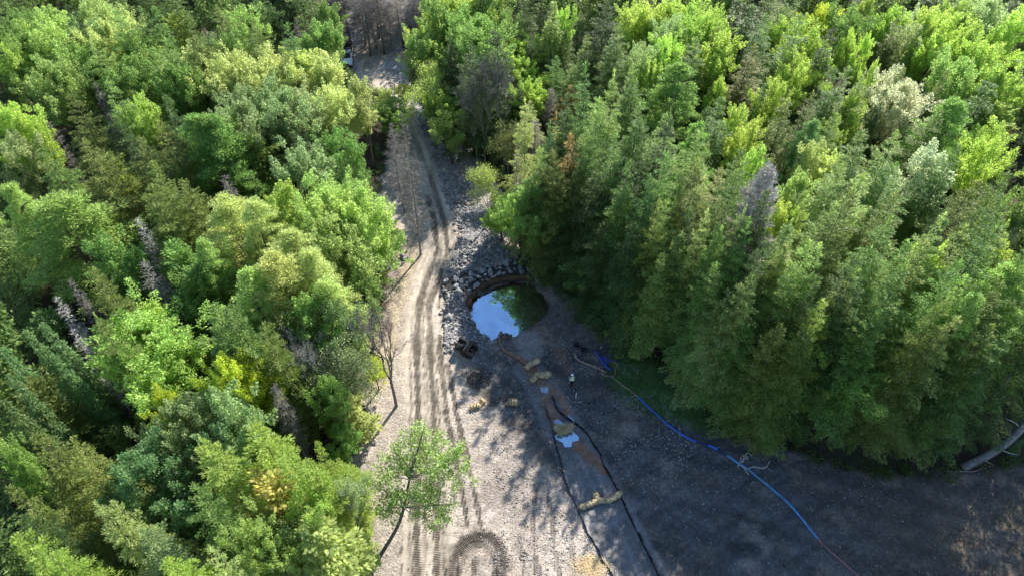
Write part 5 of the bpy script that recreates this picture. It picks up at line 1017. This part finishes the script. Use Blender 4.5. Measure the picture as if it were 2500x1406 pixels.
# ------------------------------------------------------------ pickup
def pickup():
    p = onp(848, 150); r = empty('white_pickup', p, R(8)); tag(r, 'white pickup truck with a black covered rack, nose towards the viewer', 'pickup truck')
    MW = mat('white_car_paint', (.78, .80, .82), .25, .6, .02, 2); MD = mat('black_plastic', (.012, .012, .016), .5, .4, .2, 4); MG = mat('dark_glass', (.012, .018, .035), .08, .8, .1, 2); MT = mat('tyre', (.02, .02, .02), .85, .2, .2, 8); MR = mat('rim_metal', (.5, .5, .52), .3, .6, .1, 6, 0, 40, .8)
    # front is -Y (towards the camera)
    body = MB(); W_ = 1.95
    body.prism([(-2.75, .45), (-2.82, .85), (-2.6, 1.08), (-1.35, 1.2), (.6, 1.2), (.6, .5)], W_); body.prism([(.62, .55), (.62, 1.25), (2.85, 1.25), (2.85, .6)], W_); body.build('body', MW, r)
    MB().prism([(-1.3, 1.19), (-.55, 1.82), (.35, 1.86), (.6, 1.2)], W_ * .86).build('cab', MW, r)
    MB().prism([(-1.33, 1.22), (-.62, 1.815), (-.58, 1.83), (-1.27, 1.235)], W_ * .74).build('windshield', MG, r)
    MB().prism([(.36, 1.80), (.42, 1.80), (.64, 1.26), (.58, 1.26)], W_ * .7).build('rear_window', MG, r)
    for s in (-1, 1):
        q = MB().prism([(-1.05, 1.25), (-.55, 1.72), (.3, 1.76), (.45, 1.25)], .03).build('side_window', MG, r); q.location = (s * W_ * .432, 0, 0)
        MB().box((s * .68, -2.76, .88), (.42, .1, .18)).build('headlight', mat('lamp_glass', (.7, .72, .75), .15, .7, .05), r)
        MB().box((s * 1.12, -1.1, 1.28), (.24, .12, .18)).build('wing_mirror', MD, r)
        MB().box((s * .97, -.1, 1.0), (.03, .16, .04)).build('door_handle', MD, r)
        for y in (-1.85, 1.85):
            w = link(bpy.data.objects.new('wheel', MB().tube([(s * .74, y, .4), (s * 1.0, y, .4)], .4, 20).mesh('wheel', MT)), r); MB().tube([(s * .99, y, .4), (s * 1.012, y, .4)], .24, 14).build('rim', MR, w)
    MB().box((0, -2.84, .6), (1.9, .14, .24)).build('front_bumper', MD, r); MB().box((0, -2.80, .88), (.9, .06, .2)).build('grille', MD, r)
    b = MB().box((0, 1.75, 1.42), (1.84, 2.15, .34)); b.build('bed_cover', MD, r)
    rk = MB()
    for s in (-1, 1):
        for y in (.75, 2.75): rk.tube([(s * .88, y, 1.2), (s * .88, y, 2.0)], .035, 6)
        rk.tube([(s * .88, .75, 2.0), (s * .88, 2.75, 2.0)], .035, 6)
    for y in (.75, 1.75, 2.75): rk.tube([(-.88, y, 2.0), (.88, y, 2.0)], .035, 6)
    rk.build('rack', MD, r); MB().box((0, 1.9, 2.1), (1.5, 1.7, .12)).build('tarp', MD, r); MB().tube([(-.9, .62, 1.95), (.9, .62, 1.95)], .05, 8).build('headache_bar', mat('grey_steel', (.35, .37, .42), .4, .5, .1), r)
    r.scale = (1.05, 1.05, 1.05)
pickup()

# ------------------------------------------------------------ the person
def skinned(name, J, E, m, parent, root=0, sub=2):
    me = bpy.data.meshes.new(name); me.from_pydata([j[:3] for j in J], E, []); o = link(bpy.data.objects.new(name, me), parent); o.modifiers.new('skin', 'SKIN'); me.materials.append(m)
    for i, j in enumerate(J): me.skin_vertices[0].data[i].radius = (j[3], j[4] if len(j) > 4 else j[3]); me.skin_vertices[0].data[i].use_root = (i == root)
    s = o.modifiers.new('sub', 'SUBSURF'); s.levels = sub; s.render_levels = sub
    bpy.context.view_layer.update(); dg = bpy.context.evaluated_depsgraph_get(); nm = bpy.data.meshes.new_from_object(o.evaluated_get(dg)); o.modifiers.clear(); o.data = nm
    if not nm.materials: nm.materials.append(m)
    nm.polygons.foreach_set('use_smooth', np.ones(len(nm.polygons), dtype=bool)); return o
def person():
    p = onp(1396, 941); r = empty('person', p, R(12)); tag(r, 'person in a yellow-green safety vest and pale hard hat walking on dark gravel', 'person')
    MS = mat('skin', (.45, .27, .19), .6, .3, .1); MP = mat('dark_trousers', (.012, .014, .022), .9, .1, .3, 20); MV = mat('safety_vest', (.55, .85, .12), .7, .3, .1, 20); MH = mat('hard_hat', (.72, .74, .76), .3, .5, .03); ML = mat('grey_shirt', (.42, .43, .46), .9, .1, .2, 20); MBt = mat('boots', (.03, .022, .016))
    # standing, leaning a little forward, away from the camera (+Y)
    J = [(0, 0, .95, .14, .11), (0, .04, 1.15, .14, .10), (0, .09, 1.38, .17, .11), (0, .13, 1.50, .06), (0, .16, 1.58, .055), (0, .17, 1.66, .09, .10), (0, .17, 1.74, .075, .09),
         (.19, .10, 1.43, .055), (.27, .16, 1.17, .042), (.22, .36, 1.02, .034), (.21, .44, .99, .028), (-.19, .10, 1.43, .055), (-.28, .12, 1.17, .042), (-.27, .32, 1.05, .034), (-.27, .40, 1.04, .028),
         (.09, 0, .90, .095), (.11, .12, .50, .065), (.11, .06, .10, .045), (.12, .20, .04, .035), (-.09, 0, .90, .095), (-.11, -.02, .50, .065), (-.12, -.16, .10, .045), (-.13, -.02, .04, .035)]
    E = [(0, 1), (1, 2), (2, 3), (3, 4), (4, 5), (5, 6), (2, 7), (7, 8), (8, 9), (9, 10), (2, 11), (11, 12), (12, 13), (13, 14), (0, 15), (15, 16), (16, 17), (17, 18), (0, 19), (19, 20), (20, 21), (21, 22)]
    skinned('body', J, E, MS, r)
    skinned('trousers', [(0, 0, .98, .16, .13), (.09, 0, .90, .115), (.11, .12, .50, .085), (.11, .06, .14, .065), (-.09, 0, .90, .115), (-.11, -.02, .50, .085), (-.12, -.16, .14, .065)], [(0, 1), (1, 2), (2, 3), (0, 4), (4, 5), (5, 6)], MP, r)
    skinned('shirt', [(0, .09, 1.38, .16, .12), (.19, .10, 1.43, .075), (.27, .16, 1.17, .06), (.23, .33, 1.04, .048), (-.19, .10, 1.43, .075), (-.28, .12, 1.17, .06), (-.27, .30, 1.06, .048), (0, .04, 1.1, .15, .11)], [(0, 1), (1, 2), (2, 3), (0, 4), (4, 5), (5, 6), (0, 7)], ML, r)
    skinned('safety_vest', [(0, .0, .92, .18, .145), (0, .04, 1.15, .175, .14), (0, .09, 1.40, .20, .15), (0, .11, 1.49, .12, .10)], [(0, 1), (1, 2), (2, 3)], MV, r)
    MB().tube([(0, .015, 1.08), (0, .025, 1.13)], .222, 18).build('reflective_band', mat('reflective_tape', (.8, .82, .8), .3, .6, .05), r).scale = (1, .85, 1)
    hat = MB(); hat.tube([(0, .17, 1.70), (0, .17, 1.76), (0, .175, 1.82), (0, .18, 1.86)], [.135, .13, .10, .03], 16); hat.tube([(0, .2, 1.695), (0, .2, 1.71)], .165, 16); hat.build('hard_hat', MH, r, True)
    for s, fx, fy in ((1, .115, .13), (-1, -.125, -.09)): MB().box((fx, fy, .06), (.11, .29, .12), taper=.8).build('boot', MBt, r)
    f = MB()
    for s, (hx, hy, hz) in ((1, (.21, .44, .99)), (-1, (-.27, .40, 1.04))):
        for k, l in enumerate((.07, .08, .085, .07)): f.tube([(hx + s * (.02 - .014 * k), hy + .02, hz), (hx + s * (.02 - .014 * k), hy + .02 + l * .6, hz - .02), (hx + s * (.02 - .014 * k), hy + l * .7, hz - .05)], [.009, .008, .006], 5)
        f.tube([(hx - s * .03, hy, hz), (hx - s * .055, hy + .03, hz - .02), (hx - s * .05, hy + .06, hz - .03)], [.010, .009, .007], 5)
    f.build('fingers', MS, r, True)
    g = MB(); g.tube([(0, .262, 1.655), (0, .285, 1.64), (0, .265, 1.63)], [.008, .016, .01], 6); g.build('nose', MS, r, True)
person()
